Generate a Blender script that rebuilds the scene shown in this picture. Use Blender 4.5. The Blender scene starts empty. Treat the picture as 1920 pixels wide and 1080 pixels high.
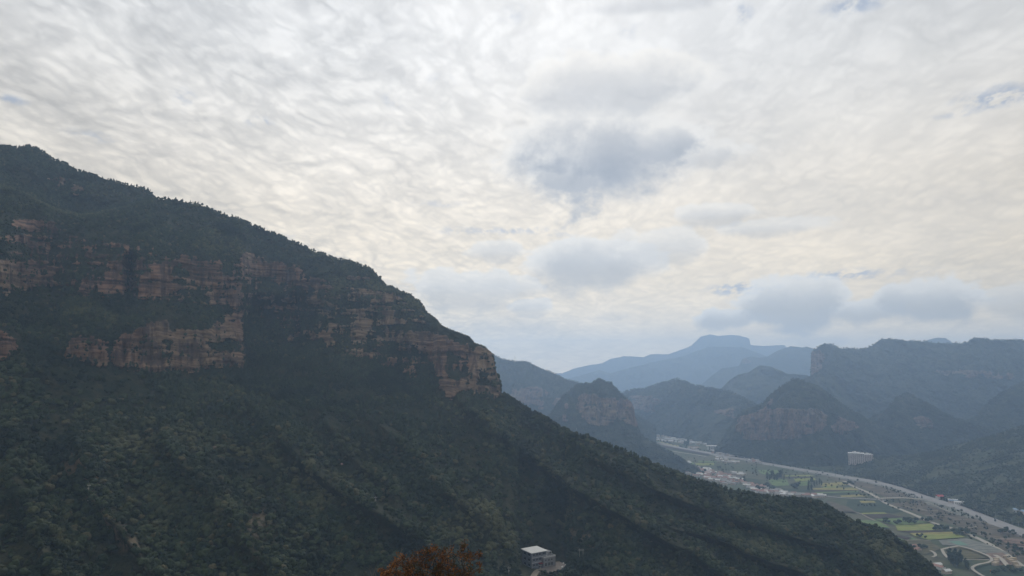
import bpy, bmesh, math, random
import numpy as np
from mathutils import Vector, Matrix, noise as mnoise
R = math.radians
random.seed(7); rng = np.random.default_rng(7)
sc = bpy.context.scene
COL = sc.collection

# ------------------------------------------------------------------ camera
F = 1346.0; HOR = 700.0; CAMZ = 250.0
PITCH = math.atan((HOR-540)/F)
cd = bpy.data.cameras.new('camera'); cam = bpy.data.objects.new('camera', cd); COL.objects.link(cam)
cam.location = (0, 0, CAMZ); cam.rotation_euler = (math.pi/2+PITCH, 0, 0)
cd.sensor_width = 36; cd.sensor_fit = 'HORIZONTAL'; cd.lens = 36*F/1920
cd.clip_start = 0.5; cd.clip_end = 60000
sc.camera = cam
sc.view_settings.view_transform = 'Standard'; sc.view_settings.look = 'None'
sc.view_settings.gamma = 1; sc.view_settings.use_curve_mapping = False
sc.view_settings.exposure = 0.0
sc.render.engine = 'CYCLES'
cy = sc.cycles
cy.max_bounces = 5; cy.diffuse_bounces = 2; cy.glossy_bounces = 1; cy.transmission_bounces = 2
cy.volume_bounces = 2; cy.transparent_max_bounces = 6
cy.use_denoising = True; cy.caustics_reflective = False; cy.caustics_refractive = False
cy.sample_clamp_indirect = 3

SP, CP = math.sin(PITCH), math.cos(PITCH)
def ray(u, v):
    """photo pixel (1920 wide) -> world direction, numpy friendly"""
    x = (np.asarray(u, float)-960)/F; y = (540-np.asarray(v, float))/F
    x, y = np.broadcast_arrays(x, y)
    return x, CP - y*SP, SP + y*CP
def tanel(u, v):
    x, y, z = ray(u, v); return z/np.hypot(x, y)
def at_r(u, v, r):
    x, y, z = ray(u, v); k = r/np.hypot(x, y); return np.stack([x*k, y*k, CAMZ+z*k], -1)
def floor(u, v, z=0.0):
    x, y, dz = ray(u, v); k = (z-CAMZ)/dz; return np.stack([x*k, y*k, CAMZ+dz*k], -1)
def proj(P):
    P = np.asarray(P, float); X, Y, Z = P[..., 0], P[..., 1], P[..., 2]-CAMZ
    d = Y*CP+Z*SP; up = -Y*SP+Z*CP
    return 960+F*X/d, 540-F*up/d

# ------------------------------------------------------------------ node helper
class NT:
    def __init__(s, tree): s.t = tree; s.n = tree.nodes; s.l = tree.links
    def node(s, typ, **kw):
        n = s.n.new(typ)
        for k, v in kw.items(): setattr(n, k, v)
        return n
    def put(s, sock, v):
        if v is None: return
        if isinstance(v, bpy.types.NodeSocket): s.l.new(v, sock)
        else:
            if sock.type == 'RGBA' and len(v) == 3: v = (*v, 1)
            sock.default_value = v
    def m(s, op, a, b=None, c=None, clamp=False):
        n = s.node('ShaderNodeMath', operation=op, use_clamp=clamp)
        for i, v in enumerate((a, b, c)):
            if v is not None: s.put(n.inputs[i], v)
        return n.outputs[0]
    def vm(s, op, a, b=None):
        n = s.node('ShaderNodeVectorMath', operation=op)
        s.put(n.inputs[0], a)
        if b is not None: s.put(n.inputs[1], b)
        return n.outputs['Value'] if op in ('DOT_PRODUCT', 'LENGTH', 'DISTANCE') else n.outputs[0]
    def noise(s, vec, scale, detail=3, rough=.55, dist=0.0, lac=2.0):
        n = s.node('ShaderNodeTexNoise'); s.put(n.inputs['Vector'], vec)
        for k, v in (('Scale', scale), ('Detail', detail), ('Roughness', rough), ('Distortion', dist), ('Lacunarity', lac)): s.put(n.inputs[k], v)
        return n.outputs[0]
    def mapr(s, v, a, b, c=0.0, d=1.0, smooth=True):
        n = s.node('ShaderNodeMapRange', interpolation_type='SMOOTHSTEP' if smooth else 'LINEAR')
        for i, x in enumerate((v, a, b, c, d)): s.put(n.inputs[i], x)
        return n.outputs[0]
    def mix(s, f, a, b):
        n = s.node('ShaderNodeMix', data_type='RGBA'); s.put(n.inputs[0], f); s.put(n.inputs[6], a); s.put(n.inputs[7], b)
        return n.outputs[2]
    def comb(s, x, y, z):
        n = s.node('ShaderNodeCombineXYZ'); s.put(n.inputs[0], x); s.put(n.inputs[1], y); s.put(n.inputs[2], z); return n.outputs[0]
    def sep(s, v):
        n = s.node('ShaderNodeSeparateXYZ'); s.put(n.inputs[0], v); return n.outputs

# ------------------------------------------------------------------ sky and sun
SUN_AZ, SUN_EL = R(2), R(34)            # azimuth from +Y towards +X
sundir = Vector((math.sin(SUN_AZ)*math.cos(SUN_EL), math.cos(SUN_AZ)*math.cos(SUN_EL), math.sin(SUN_EL)))
world = bpy.data.worlds.new('World'); sc.world = world; world.use_nodes = True
w = NT(world.node_tree); w.n.clear()
skyt = w.node('ShaderNodeTexSky', sky_type='NISHITA', sun_disc=False)
skyt.sun_elevation = SUN_EL; skyt.sun_rotation = SUN_AZ; skyt.altitude = 900; skyt.dust_density = 2.0
D = w.node('ShaderNodeTexCoord').outputs['Generated']
D = w.vm('NORMALIZE', D)
dx, dy, dz = w.sep(D)
az = w.m('ARCTAN2', dx, dy)
el = w.m('ARCTAN2', dz, w.m('SQRT', w.m('ADD', w.m('MULTIPLY', dx, dx), w.m('MULTIPLY', dy, dy))))
zc = w.m('ADD', w.m('MAXIMUM', dz, 0.0), 0.20)
px_ = w.m('DIVIDE', dx, zc); py_ = w.m('DIVIDE', dy, zc)
# rows of cloud run away from the viewer and a little to the right
qx = w.m('SUBTRACT', px_, w.m('MULTIPLY', py_, 0.10))
Pq = w.comb(qx, py_, 0.0)
wob = w.node('ShaderNodeTexNoise'); w.put(wob.inputs['Vector'], Pq); wob.inputs['Scale'].default_value = 2.4; wob.inputs['Detail'].default_value = 3
Pw = w.vm('ADD', Pq, w.vm('MULTIPLY', w.vm('SUBTRACT', wob.outputs['Color'], (.5, .5, .5)), (.16, .16, 0)))
def puffs(k):
    p = w.vm('MULTIPLY', Pw, (k, k, 1))
    a = w.noise(w.vm('MULTIPLY', p, (6.4, 4.0, 1)), 1.0, 2, .45, .0)
    a = w.mapr(w.m('ABSOLUTE', w.m('SUBTRACT', a, .5)), .0, .14, 0, 1)
    b = w.noise(w.vm('MULTIPLY', w.vm('ADD', p, (3.1, 1.7, 0)), (15., 10.5, 1)), 1.0, 3, .5, .0)
    b = w.mapr(w.m('ABSOLUTE', w.m('SUBTRACT', b, .5)), .0, .16, 0, 1)
    c = w.noise(w.vm('MULTIPLY', p, (9., 5., 1)), 1.0, 7, .6, .0)
    return w.m('ADD', w.m('MULTIPLY', a, .20), w.m('ADD', w.m('MULTIPLY', b, .20), w.m('MULTIPLY', c, .75)))
f0 = puffs(1.0); f1 = puffs(.988)
emb = w.m('SUBTRACT', f1, f0)
nC = w.noise(w.vm('MULTIPLY', Pq, (1.6, 1.3, 1)), 1.0, 4, .55, .3)
left = w.mapr(az, .25, -.30)
calm = w.m('ADD', .50, w.m('MULTIPLY', left, .60))
lum = w.m('ADD', .80, w.m('MULTIPLY', calm, w.m('ADD', w.m('MULTIPLY', w.m('SUBTRACT', f0, .575), .54), w.m('MULTIPLY', emb, .7))))
lum = w.m('ADD', lum, w.m('MULTIPLY', w.m('SUBTRACT', nC, .5), .42))
glow = w.m('MAXIMUM', w.vm('DOT_PRODUCT', D, tuple(sundir)), 0.0)
gl = w.m('POWER', glow, 5.0)
lum = w.m('MULTIPLY', lum, w.m('ADD', .80, w.m('MULTIPLY', gl, .29)))
low = w.m('POWER', 2.718, w.m('MULTIPLY', w.m('MAXIMUM', el, 0.0), -7.0))
lum = w.m('MULTIPLY', lum, w.m('ADD', 1.0, w.m('MULTIPLY', low, 1.25)))
cloud = w.mix(w.mapr(el, .0, .5), (1.0, .79, .49), (1.0, .985, .95))
def blob(u, v, rx, ry, both=False):
    x, y, z = ray(u, v); a0 = math.atan2(float(x), float(y)); e0 = math.atan2(float(z), math.hypot(float(x), float(y)))
    k = 1/math.hypot(1, (u-960)/F)
    a = w.m('DIVIDE', w.m('SUBTRACT', az, a0), rx/F*k); e = w.m('DIVIDE', w.m('SUBTRACT', el, e0), ry/F*k)
    d_ = w.m('SQRT', w.m('ADD', w.m('MULTIPLY', a, a), w.m('MULTIPLY', e, e)))
    return (d_, e) if both else d_
def vsum(vs):
    o = vs[0]
    for x in vs[1:]: o = w.m('MAXIMUM', o, x)
    return o
nE = w.noise(w.vm('MULTIPLY', D, (1, 1, 1.5)), 8.0, 8, .6, .15)
nF = w.noise(D, 26.0, 5, .6, .2)
edge = w.m('ADD', w.m('MULTIPLY', w.m('SUBTRACT', nE, .5), 2.6), w.m('MULTIPLY', w.m('SUBTRACT', nF, .5), .9))
# blue gaps between the clouds
gaps = [(1590, 12, 75, 24, .8), (1385, 25, 26, 18, .7), (1865, 185, 85, 22, .85), (1790, 215, 60, 10, .5), (486, 226, 28, 14, .7), (14, 186, 34, 10, .7), (345, 178, 24, 16, .35),
        (950, 432, 120, 10, .55), (820, 382, 60, 8, .3), (1400, 542, 95, 13, .75), (1570, 516, 110, 12, .75), (200, 258, 60, 12, .35), (830, 150, 30, 14, .25),
        (960, 25, 35, 20, .3), (735, 190, 26, 16, .3), (560, 445, 40, 8, .3), (1180, 60, 30, 20, .25), (1050, 440, 40, 8, .3)]
gm = vsum([w.m('MULTIPLY', w.mapr(w.m('ADD', blob(u, v, rx, ry), edge), 1.25, .1), s) for u, v, rx, ry, s in gaps])
cl = w.vm('SCALE', cloud); w.put(w.n[-1].inputs['Scale'], lum)
gm = w.m('MULTIPLY', gm, w.mapr(w.noise(w.vm('MULTIPLY', Pq, (22, 13, 1)), 1.0, 5, .65), .40, .60))
col = w.mix(gm, cl, (.30, .37, .50))
# darker cumulus drifting under the high layer
dark = [(1150, 302, 165, 78, 1.0), (1060, 330, 75, 60, .9), (1230, 275, 90, 50, .9), (1290, 290, 80, 30, .45), (1170, 165, 150, 52, .5), (1120, 500, 120, 45, .8), (1230, 470, 70, 40, .4), (930, 472, 50, 22, .42), (975, 540, 40, 22, .42),
        (870, 545, 90, 38, .5), (996, 577, 30, 18, .42), (960, 605, 90, 22, .32), (1480, 572, 95, 42, .9), (1620, 585, 60, 24, .75), (1740, 568, 85, 40, .85), (1362, 598, 48, 22, .8),
        (1905, 565, 60, 32, .36), (1350, 402, 66, 22, .4), (1450, 428, 80, 20, .36), (1150, 590, 36, 12, .32), (1560, 380, 200, 60, .15), (1760, 400, 250, 60, .16), (1520, 636, 60, 12, .32), (1230, 5, 160, 14, .3), (1300, 230, 180, 120, .14)]
nG = w.noise(w.vm('MULTIPLY', D, (1, 1, 1.35)), 19.0, 7, .58, .1)
edge2 = w.m('ADD', w.m('MULTIPLY', w.m('SUBTRACT', nG, .5), 2.5), w.m('MULTIPLY', w.m('SUBTRACT', nE, .5), .7))
ms, rims = [], []
for u, v, rx, ry, s in dark:
    d_, e_ = blob(u, v+3, rx*1.1, ry*1.1, True); small = rx < 100 and s > .3
    base = w.m('ADD', d_, w.m('MULTIPLY', edge2 if small else edge, .8))
    body = w.mapr(base, 1.12 if small else 1.2, .55 if small else .35)
    shade = w.mapr(w.m('ADD', e_, w.m('MULTIPLY', edge2, .35)), 1.0, -.25, .12 if small else .55, 1.0)
    ms.append(w.m('MULTIPLY', w.m('MULTIPLY', body, shade), s))
    if s > .34: rims.append(w.m('MULTIPLY', w.m('MULTIPLY', w.mapr(w.m('SUBTRACT', base, .0), 1.28, 1.0), w.mapr(e_, -.5, .35)), min(1, s*1.7)))
dm = vsum(ms); rim = vsum(rims)
col = w.mix(w.m('MULTIPLY', rim, .8), col, (1.0, .95, .86))
inner = w.mix(w.mapr(w.m('ADD', nF, nE), .8, 1.15), (.31, .33, .365), (.385, .40, .425))
inner = w.mix(w.mapr(el, .03, .26), (.50, .455, .39), inner)
col = w.mix(w.m('MULTIPLY', dm, .97), col, inner)
col10 = w.vm('SCALE', col); w.put(w.n[-1].inputs['Scale'], 10.0)
cover = w.mapr(dz, -.02, .0, 1.0, 1.0)
fin = w.mix(.93, skyt.outputs[0], col10)       # a little of the clear sky shines through everywhere
bg = w.node('ShaderNodeBackground'); w.put(bg.inputs[0], fin); bg.inputs[1].default_value = 0.1
wo = w.node('ShaderNodeOutputWorld'); w.l.new(bg.outputs[0], wo.inputs[0])
world.cycles.sampling_method = 'MANUAL'; world.cycles.sample_map_resolution = 512

sl = bpy.data.lights.new('sun', 'SUN'); sl.energy = 1.5; sl.angle = R(10); sl.color = (1, .95, .88)
so = bpy.data.objects.new('sun', sl); COL.objects.link(so)
so.rotation_euler = Vector(-sundir).to_track_quat('-Z', 'Y').to_euler()

HAZE = 1.9e-4
HAZE_COL = (.49, .695, 1.0)

# ------------------------------------------------------------------ noise in numpy
_T = rng.random((64, 64, 64)).astype(np.float32)
def vnoise(P, scale, off=0.0):
    q = np.asarray(P)/scale + off + 1000.0
    i = np.floor(q).astype(np.int64); f = q-i; f = f*f*(3-2*f); i &= 63; j = (i+1) & 63
    x0, y0, z0 = i[..., 0], i[..., 1], i[..., 2]; x1, y1, z1 = j[..., 0], j[..., 1], j[..., 2]
    fx, fy, fz = f[..., 0], f[..., 1], f[..., 2]
    def L(a, b, t): return a+(b-a)*t
    return L(L(L(_T[x0, y0, z0], _T[x1, y0, z0], fx), L(_T[x0, y1, z0], _T[x1, y1, z0], fx), fy),
             L(L(_T[x0, y0, z1], _T[x1, y0, z1], fx), L(_T[x0, y1, z1], _T[x1, y1, z1], fx), fy), fz)
def fbm(P, scale, octv=4, gain=.5, off=0.0, ridged=False):
    s = 0; a = 1; t = 0
    for k in range(octv):
        n = vnoise(P, scale/2**k, off+7.3*k)
        if ridged: n = 1-np.abs(2*n-1)
        s = s+a*n; t += a; a *= gain
    return s/t-.5
def smooth(x, a, b):
    t = np.clip((x-a)/(b-a), 0, 1); return t*t*(3-2*t)
def blur(A, k):
    if k < 1: return A
    ker = np.exp(-.5*(np.arange(-3*k, 3*k+1)/k)**2); ker /= ker.sum(); n = 3*k
    for ax in (0, 1):
        B = np.pad(A, [(n, n) if a == ax else (0, 0) for a in (0, 1)], mode='edge')
        A = np.apply_along_axis(lambda r: np.convolve(r, ker, 'valid'), ax, B)
    return A
def inpoly(U, V, poly):
    p = np.array(poly, float); ins = np.zeros(U.shape, bool)
    m = (U > p[:, 0].min()) & (U < p[:, 0].max()) & (V > p[:, 1].min()) & (V < p[:, 1].max())
    u, v = U[m], V[m]; r = np.zeros(u.shape, bool); n = len(p)
    for i in range(n):
        x0, y0 = p[i]; x1, y1 = p[(i+1) % n]
        if y0 == y1: continue
        c = ((y0 > v) != (y1 > v)) & (u < (x1-x0)*(v-y0)/(y1-y0)+x0); r ^= c
    ins[m] = r; return ins

# ------------------------------------------------------------------ mesh helpers
def link(name, me, parent=None, mat=None):
    o = bpy.data.objects.new(name, me); COL.objects.link(o)
    if parent is not None: o.parent = parent
    if mat is not None and me is not None and not me.materials: me.materials.append(mat)
    return o
def tag(o, label=None, cat=None, group=None, kind=None):
    if label: o['label'] = label
    if cat: o['category'] = cat
    if group: o['group'] = group
    if kind: o['kind'] = kind
    return o
def empty(name, loc, rz=0.0):
    o = bpy.data.objects.new(name, None); COL.objects.link(o); o.location = loc; o.rotation_euler = (0, 0, rz); o.empty_display_size = .5
    return o
def mesh_np(name, V, Fq, smoothed=False):
    me = bpy.data.meshes.new(name); V = np.asarray(V, np.float32).reshape(-1, 3); Fq = np.asarray(Fq, np.int32); k = Fq.shape[1]
    me.vertices.add(len(V)); me.vertices.foreach_set('co', V.ravel())
    me.loops.add(Fq.size); me.loops.foreach_set('vertex_index', Fq.ravel())
    me.polygons.add(len(Fq)); me.polygons.foreach_set('loop_start', np.arange(0, Fq.size, k, dtype=np.int32))
    me.polygons.foreach_set('loop_total', np.full(len(Fq), k, np.int32))
    if smoothed: me.polygons.foreach_set('use_smooth', np.ones(len(Fq), bool))
    me.update(calc_edges=True); me.validate(); return me
def attr(me, name, arr, typ='FLOAT'):
    a = me.attributes.new(name, typ, 'POINT')
    a.data.foreach_set('vector' if typ == 'FLOAT_VECTOR' else 'value', np.asarray(arr).ravel())
def gridfaces(nu, nv):
    i = np.arange(nu-1)[:, None]*nv+np.arange(nv-1)[None]
    return np.stack([i, i+nv, i+nv+1, i+1], -1).reshape(-1, 4)
class MB:
    """boxes, prisms and bars gathered into one mesh"""
    def __init__(s): s.v = []; s.f = []
    def add(s, vs, fs):
        n = len(s.v); s.v += [tuple(v) for v in vs]; s.f += [tuple(i+n for i in f) for f in fs]; return s
    def box(s, x0, y0, z0, x1, y1, z1):
        return s.add([(x0, y0, z0), (x1, y0, z0), (x1, y1, z0), (x0, y1, z0), (x0, y0, z1), (x1, y0, z1), (x1, y1, z1), (x0, y1, z1)],
                     [(0, 3, 2, 1), (4, 5, 6, 7), (0, 1, 5, 4), (1, 2, 6, 5), (2, 3, 7, 6), (3, 0, 4, 7)])
    def tube(s, a, b, r0, r1, n=6):
        a = Vector(a); b = Vector(b); d = (b-a).normalized(); q = d.to_track_quat('Z', 'Y')
        vs = [];
        for p, r in ((a, r0), (b, r1)):
            for k in range(n): vs.append(p+q @ Vector((r*math.cos(2*math.pi*k/n), r*math.sin(2*math.pi*k/n), 0)))
        return s.add(vs, [(k, (k+1) % n, n+(k+1) % n, n+k) for k in range(n)]+[tuple(range(n-1, -1, -1)), tuple(range(n, 2*n))])
    def gable(s, x0, y0, x1, y1, z, h, ov=.4, th=.18):
        """gabled roof, ridge along x, with overhang and thickness"""
        x0 -= ov; x1 += ov; y0 -= ov; y1 += ov; ym = (y0+y1)/2
        for yy in (y0, y1):
            vs = [(x0, yy, z), (x1, yy, z), (x1, ym, z+h), (x0, ym, z+h)]; vs += [(a, b, c+th) for a, b, c in vs]
            s.add(vs, [(0, 3, 2, 1), (4, 5, 6, 7), (0, 1, 5, 4), (1, 2, 6, 5), (2, 3, 7, 6), (3, 0, 4, 7)])
        return s
    def mesh(s, name):
        me = bpy.data.meshes.new(name); me.from_pydata(s.v, [], s.f); me.update(); return me
    def build(s, name, mat, parent=None): return link(name, s.mesh(name), parent, mat)

# ------------------------------------------------------------------ materials
def mat(name, fn, rough=.9):
    m = bpy.data.materials.new(name); m.use_nodes = True; t = NT(m.node_tree)
    b = t.n['Principled BSDF']; b.inputs['Roughness'].default_value = rough; b.inputs['Specular IOR Level'].default_value = .15
    fn(t, b); return m
def flat(name, c, rough=.85, var=.12, scale=.6):
    def fn(t, b):
        p = t.node('ShaderNodeNewGeometry').outputs['Position']
        n = t.noise(p, scale, 4, .6)
        t.put(b.inputs['Base Color'], t.mix(n, tuple(x*(1-var*1.6) for x in c), tuple(min(1, x*(1+var*1.6)) for x in c)))
    return mat(name, fn, rough)

def terrain_fn(green=1.0, rockc=1.0, big=1.0, vert=0.0):
    def fn(t, b):
        p = t.node('ShaderNodeNewGeometry').outputs['Position']
        a = t.node('ShaderNodeAttribute', attribute_name='rock').outputs['Fac']
        so_ = t.node('ShaderNodeAttribute', attribute_name='soil').outputs['Fac']
        n1 = t.noise(p, .018/big, 5, .6); n2 = t.noise(p, .12/big, 5, .65); n3 = t.noise(p, .7/big, 3, .6)
        g = t.mix(t.mapr(n1, .35, .65), (.022*green, .036*green, .020*green), (.050*green, .056*green, .028*green))
        g = t.mix(t.mapr(n2, .42, .72), g, (.075*green, .070*green, .038*green))
        g = t.mix(t.mapr(n3, .45, .75), g, (.020*green, .032*green, .018*green))
        x, y, z = t.sep(p)
        zz = t.m('ADD', z, t.m('MULTIPLY', t.noise(p, .012, 3, .5), 26.0))
        sv = t.comb(t.m('MULTIPLY', x, .012), t.m('MULTIPLY', y, .012), t.m('MULTIPLY', zz, .34/big))
        st = t.noise(sv, 1.0, 5, .65)
        vv = t.comb(t.m('MULTIPLY', x, .09/big), t.m('MULTIPLY', y, .09/big), t.m('MULTIPLY', z, .012))
        vs = t.noise(vv, 1.0, 4, .6)
        st = t.m('ADD', t.m('MULTIPLY', st, 1-vert), t.m('MULTIPLY', vs, vert))
        r = t.mix(t.mapr(st, .36, .62), (.105*rockc, .070*rockc, .054*rockc), (.39*rockc, .235*rockc, .165*rockc))
        r = t.mix(t.mapr(t.noise(p, .01/big, 3, .5), .42, .62), r, t.mix(t.mapr(st, .4, .6), (.2*rockc, .145*rockc, .10*rockc), (.42*rockc, .31*rockc, .21*rockc)))
        r = t.mix(t.m('MULTIPLY', t.mapr(vs, .48, .62), .8), r, (.085*rockc, .062*rockc, .052*rockc))
        gl_ = t.m('ADD', a, t.m('MULTIPLY', t.m('SUBTRACT', t.noise(t.vm('MULTIPLY', p, (1, 1, 2.2)), .16/big, 5, .7), .5), 2.2))
        c = t.mix(t.mapr(gl_, .36, .74), g, r)
        c = t.mix(t.m('MULTIPLY', so_, t.mapr(n2, .38, .62)), c, (.13, .105, .07))
        t.put(b.inputs['Base Color'], c)
        bp = t.node('ShaderNodeBump'); bp.inputs['Strength'].default_value = .8; bp.inputs['Distance'].default_value = 2.2*big
        hgt = t.m('ADD', t.m('MULTIPLY', t.noise(p, .35/big, 5, .65), 1.0), t.m('MULTIPLY', t.m('MULTIPLY', st, a), .9))
        t.put(bp.inputs['Height'], hgt); t.put(b.inputs['Normal'], bp.outputs[0])
    return fn
M = {}
M['mountain'] = mat('mountain_rock_and_scrub', terrain_fn(.7, .60, 1.0), .95)
M['hill'] = mat('hill_rock_and_scrub', terrain_fn(.9, .72, 1.8, .75), .95)
M['far'] = mat('far_mountain', terrain_fn(.9, .6, 3.5, .7), .95)
M['terrace'] = mat('terraced_hillside', terrain_fn(1.3, .8, 1.4, .5), .95)

# ------------------------------------------------------------------ terrain sheets
def pl(pts):
    p = np.array(pts, float); return lambda u: np.interp(u, p[:, 0], p[:, 1])
SURF = {}
def sheet(name, crest, base, du, nrows, S_veg, rocks=(), holes=(), soils=(), r_base=None, urange=None, noise_amp=.02, nscale=160., rough_px=1.5,
          feat=None, material='hill', S_rock=3.2, crest_tree=0.0, skirt=(9, 60., .75), strata=5.0, flute=.006, warp=7.0, keep=.4, rbeta=.55, label=None, belt=None):
    cf, bf = pl(crest), pl(base)
    u0, u1 = urange or (crest[0][0], crest[-1][0])
    U = np.arange(u0, u1+du, du); nu = len(U)
    vc = cf(U); vb = np.maximum(bf(U), vc+6)
    X = np.stack([U/14., U*0, U*0], -1); vc = vc+rough_px*2*fbm(X, 1.0, 4, .6, off=len(name))-rough_px*1.6*fbm(X*.55, 1.0, 4, .6, off=9+len(name), ridged=True)
    s = np.linspace(0, 1, nrows)[None]
    V = vb[:, None]+(vc-vb)[:, None]*s; UU = np.broadcast_to(U[:, None], V.shape)
    T = tanel(UU, V)
    W = np.stack([UU/11., V/11., np.full(V.shape, 3.)], -1)
    wu = UU+warp*2*fbm(W, 1.0, 4, .6, off=1.); wv = V+warp*1.4*fbm(W, 1.0, 4, .6, off=33.)
    rk = np.zeros(V.shape)
    for p in rocks: rk[inpoly(wu, wv, p)] = 1
    for p in holes: rk[inpoly(wu, wv, p)] = 0
    so_ = np.zeros(V.shape)
    for p in soils: so_[inpoly(wu, wv, p)] = 1
    bl = blur(rk, 3)
    an = fbm(np.stack([UU/42., V/6., np.full(V.shape, 1.7)], -1), 1.0, 5, .6, off=12.)+.6*fbm(np.stack([UU/6., V/16., np.full(V.shape, 5.)], -1), 1.0, 3, .6, off=17.)
    if belt is not None: bl = np.maximum(bl, belt(UU, V))
    rk = smooth(bl+2.1*an*np.clip(.42+bl*1.3, 0, 1), .38, .66); so_ = blur(so_, 2)
    rks = blur(rk, 4)
    Sv = S_veg(UU, V, T) if callable(S_veg) else np.full(V.shape, S_veg)
    S = Sv*(1-rks)+S_rock*rks
    S = np.maximum(S, T+.12)
    dT = np.diff(T, axis=1); Sm = (S[:, 1:]+S[:, :-1])/2; Tm = (T[:, 1:]+T[:, :-1])/2
    r0 = r_base(U) if r_base is not None else np.hypot(*[floor(U, vb)[:, k] for k in (0, 1)])
    L = np.concatenate([np.log(r0)[:, None], np.log(r0)[:, None]+np.cumsum(dT/(Sm-Tm), axis=1)], 1)
    Lb = L.copy()
    n = max(1, int(60/du)); ker = np.exp(-.5*(np.arange(-3*n, 3*n+1)/n)**2); ker /= ker.sum()
    pad = np.pad(L, [(3*n, 3*n), (0, 0)], mode='edge')
    Lb = np.stack([np.convolve(pad[:, j], ker, 'valid') for j in range(L.shape[1])], 1)
    L = keep*L+(1-keep)*Lb
    if feat is not None: L = L+feat(UU, V)
    P = at_r(UU, V, np.exp(L))
    lo = (fbm(P*np.array([1, .6, .45]), nscale, 5, .5)*1.3-fbm(P*np.array([1, .5, .35]), nscale*1.1, 5, .55, off=21., ridged=True)*1.3)*noise_amp
    md = fbm(P, nscale*.2, 4, .55, off=5.)*noise_amp*.5
    Z = P[..., 2]+18*fbm(P, 120., 2, .5, off=9.)
    stq = np.stack([P[..., 0]*.02, P[..., 1]*.02, Z/strata], -1)
    stn = fbm(stq, 1.0, 3, .6, off=2.)
    fl = fbm(np.stack([UU/9., P[..., 2]/90., UU*0], -1), 1.0, 4, .6, off=4.)
    L = L+lo+md+rk*(-.012*stn*rbeta/.55-flute*2.5*fl)-rk*.004
    P = at_r(UU, V, np.exp(L))
    SURF[name] = dict(U=U, V=V, P=P, rk=rk, so=so_, u0=u0, du=du, vb=vb, vc=vc, n=nrows)
    # the far side of the mountain, falling away behind the crest
    top = P[:, -1]; rr = np.hypot(top[:, 0], top[:, 1])
    k, step, sl_ = skirt; ext = []
    for i in range(1, k+1):
        d = step*i*(1+.1*i)
        q = top.copy(); q[:, 0] *= (rr+d)/rr; q[:, 1] *= (rr+d)/rr; q[:, 2] -= sl_*d*min(1, .25+.25*i); ext.append(q)
    A = np.concatenate([P, np.stack(ext, 1)], 1)
    me = mesh_np(name, A, gridfaces(nu, nrows+k), True)
    attr(me, 'rock', np.concatenate([rk, np.zeros((nu, k))], 1)); attr(me, 'soil', np.concatenate([so_, np.zeros((nu, k))], 1))
    nm = 'mountain' if 'hill' not in name else 'hill'
    o = link(nm, me, None, M[material]); tag(o, kind='structure')
    if label: o['label'] = label
    return o
def surf(name, u, v):
    s = SURF[name]; i = (u-s['u0'])/s['du']; i0 = int(min(max(i, 0), len(s['U'])-2)); f = i-i0
    out = 0
    for a, wgt in ((i0, 1-f), (i0+1, f)):
        q = (v-s['vb'][a])/(s['vc'][a]-s['vb'][a])*(s['n']-1); q = min(max(q, 0), s['n']-1.001); j = int(q); g = q-j
        out = out+wgt*(s['P'][a, j]*(1-g)+s['P'][a, j+1]*g)
    return Vector(out)

# ---- main mountain
crest1 = [(-320, 250), (-120, 262), (0, 274), (40, 279), (50, 275), (62, 277), (80, 285), (95, 297), (125, 310), (142, 321), (175, 329), (225, 344), (262, 352), (282, 359), (287, 369), (300, 374), (337, 377), (375, 386), (410, 400), (450, 412), (480, 426),
          (517, 440), (552, 455), (581, 468), (616, 482), (657, 491), (692, 504), (706, 517), (724, 535), (750, 548), (767, 552), (788, 570), (800, 585), (820, 599), (826, 608), (843, 618), (878, 630), (890, 643), (907, 649), (922, 660), (926, 672), (931, 698), (938, 713), (940, 736),
          (942, 741), (955, 745), (978, 759), (1004, 776), (1025, 785), (1056, 806), (1082, 821), (1098, 824), (1124, 829), (1145, 838), (1173, 847), (1207, 862), (1221, 870), (1243, 879), (1268, 888), (1298, 899), (1328, 908), (1360, 917), (1387, 922), (1424, 931), (1456, 935), (1487, 936),
          (1515, 939), (1541, 944), (1562, 956), (1583, 969), (1600, 981), (1639, 991), (1667, 1000), (1697, 1022), (1731, 1049), (1750, 1066), (1766, 1084), (1820, 1130), (1900, 1190)]
base1 = [(-320, 1135), (1700, 1135), (1820, 1180), (1900, 1240)]
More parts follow.
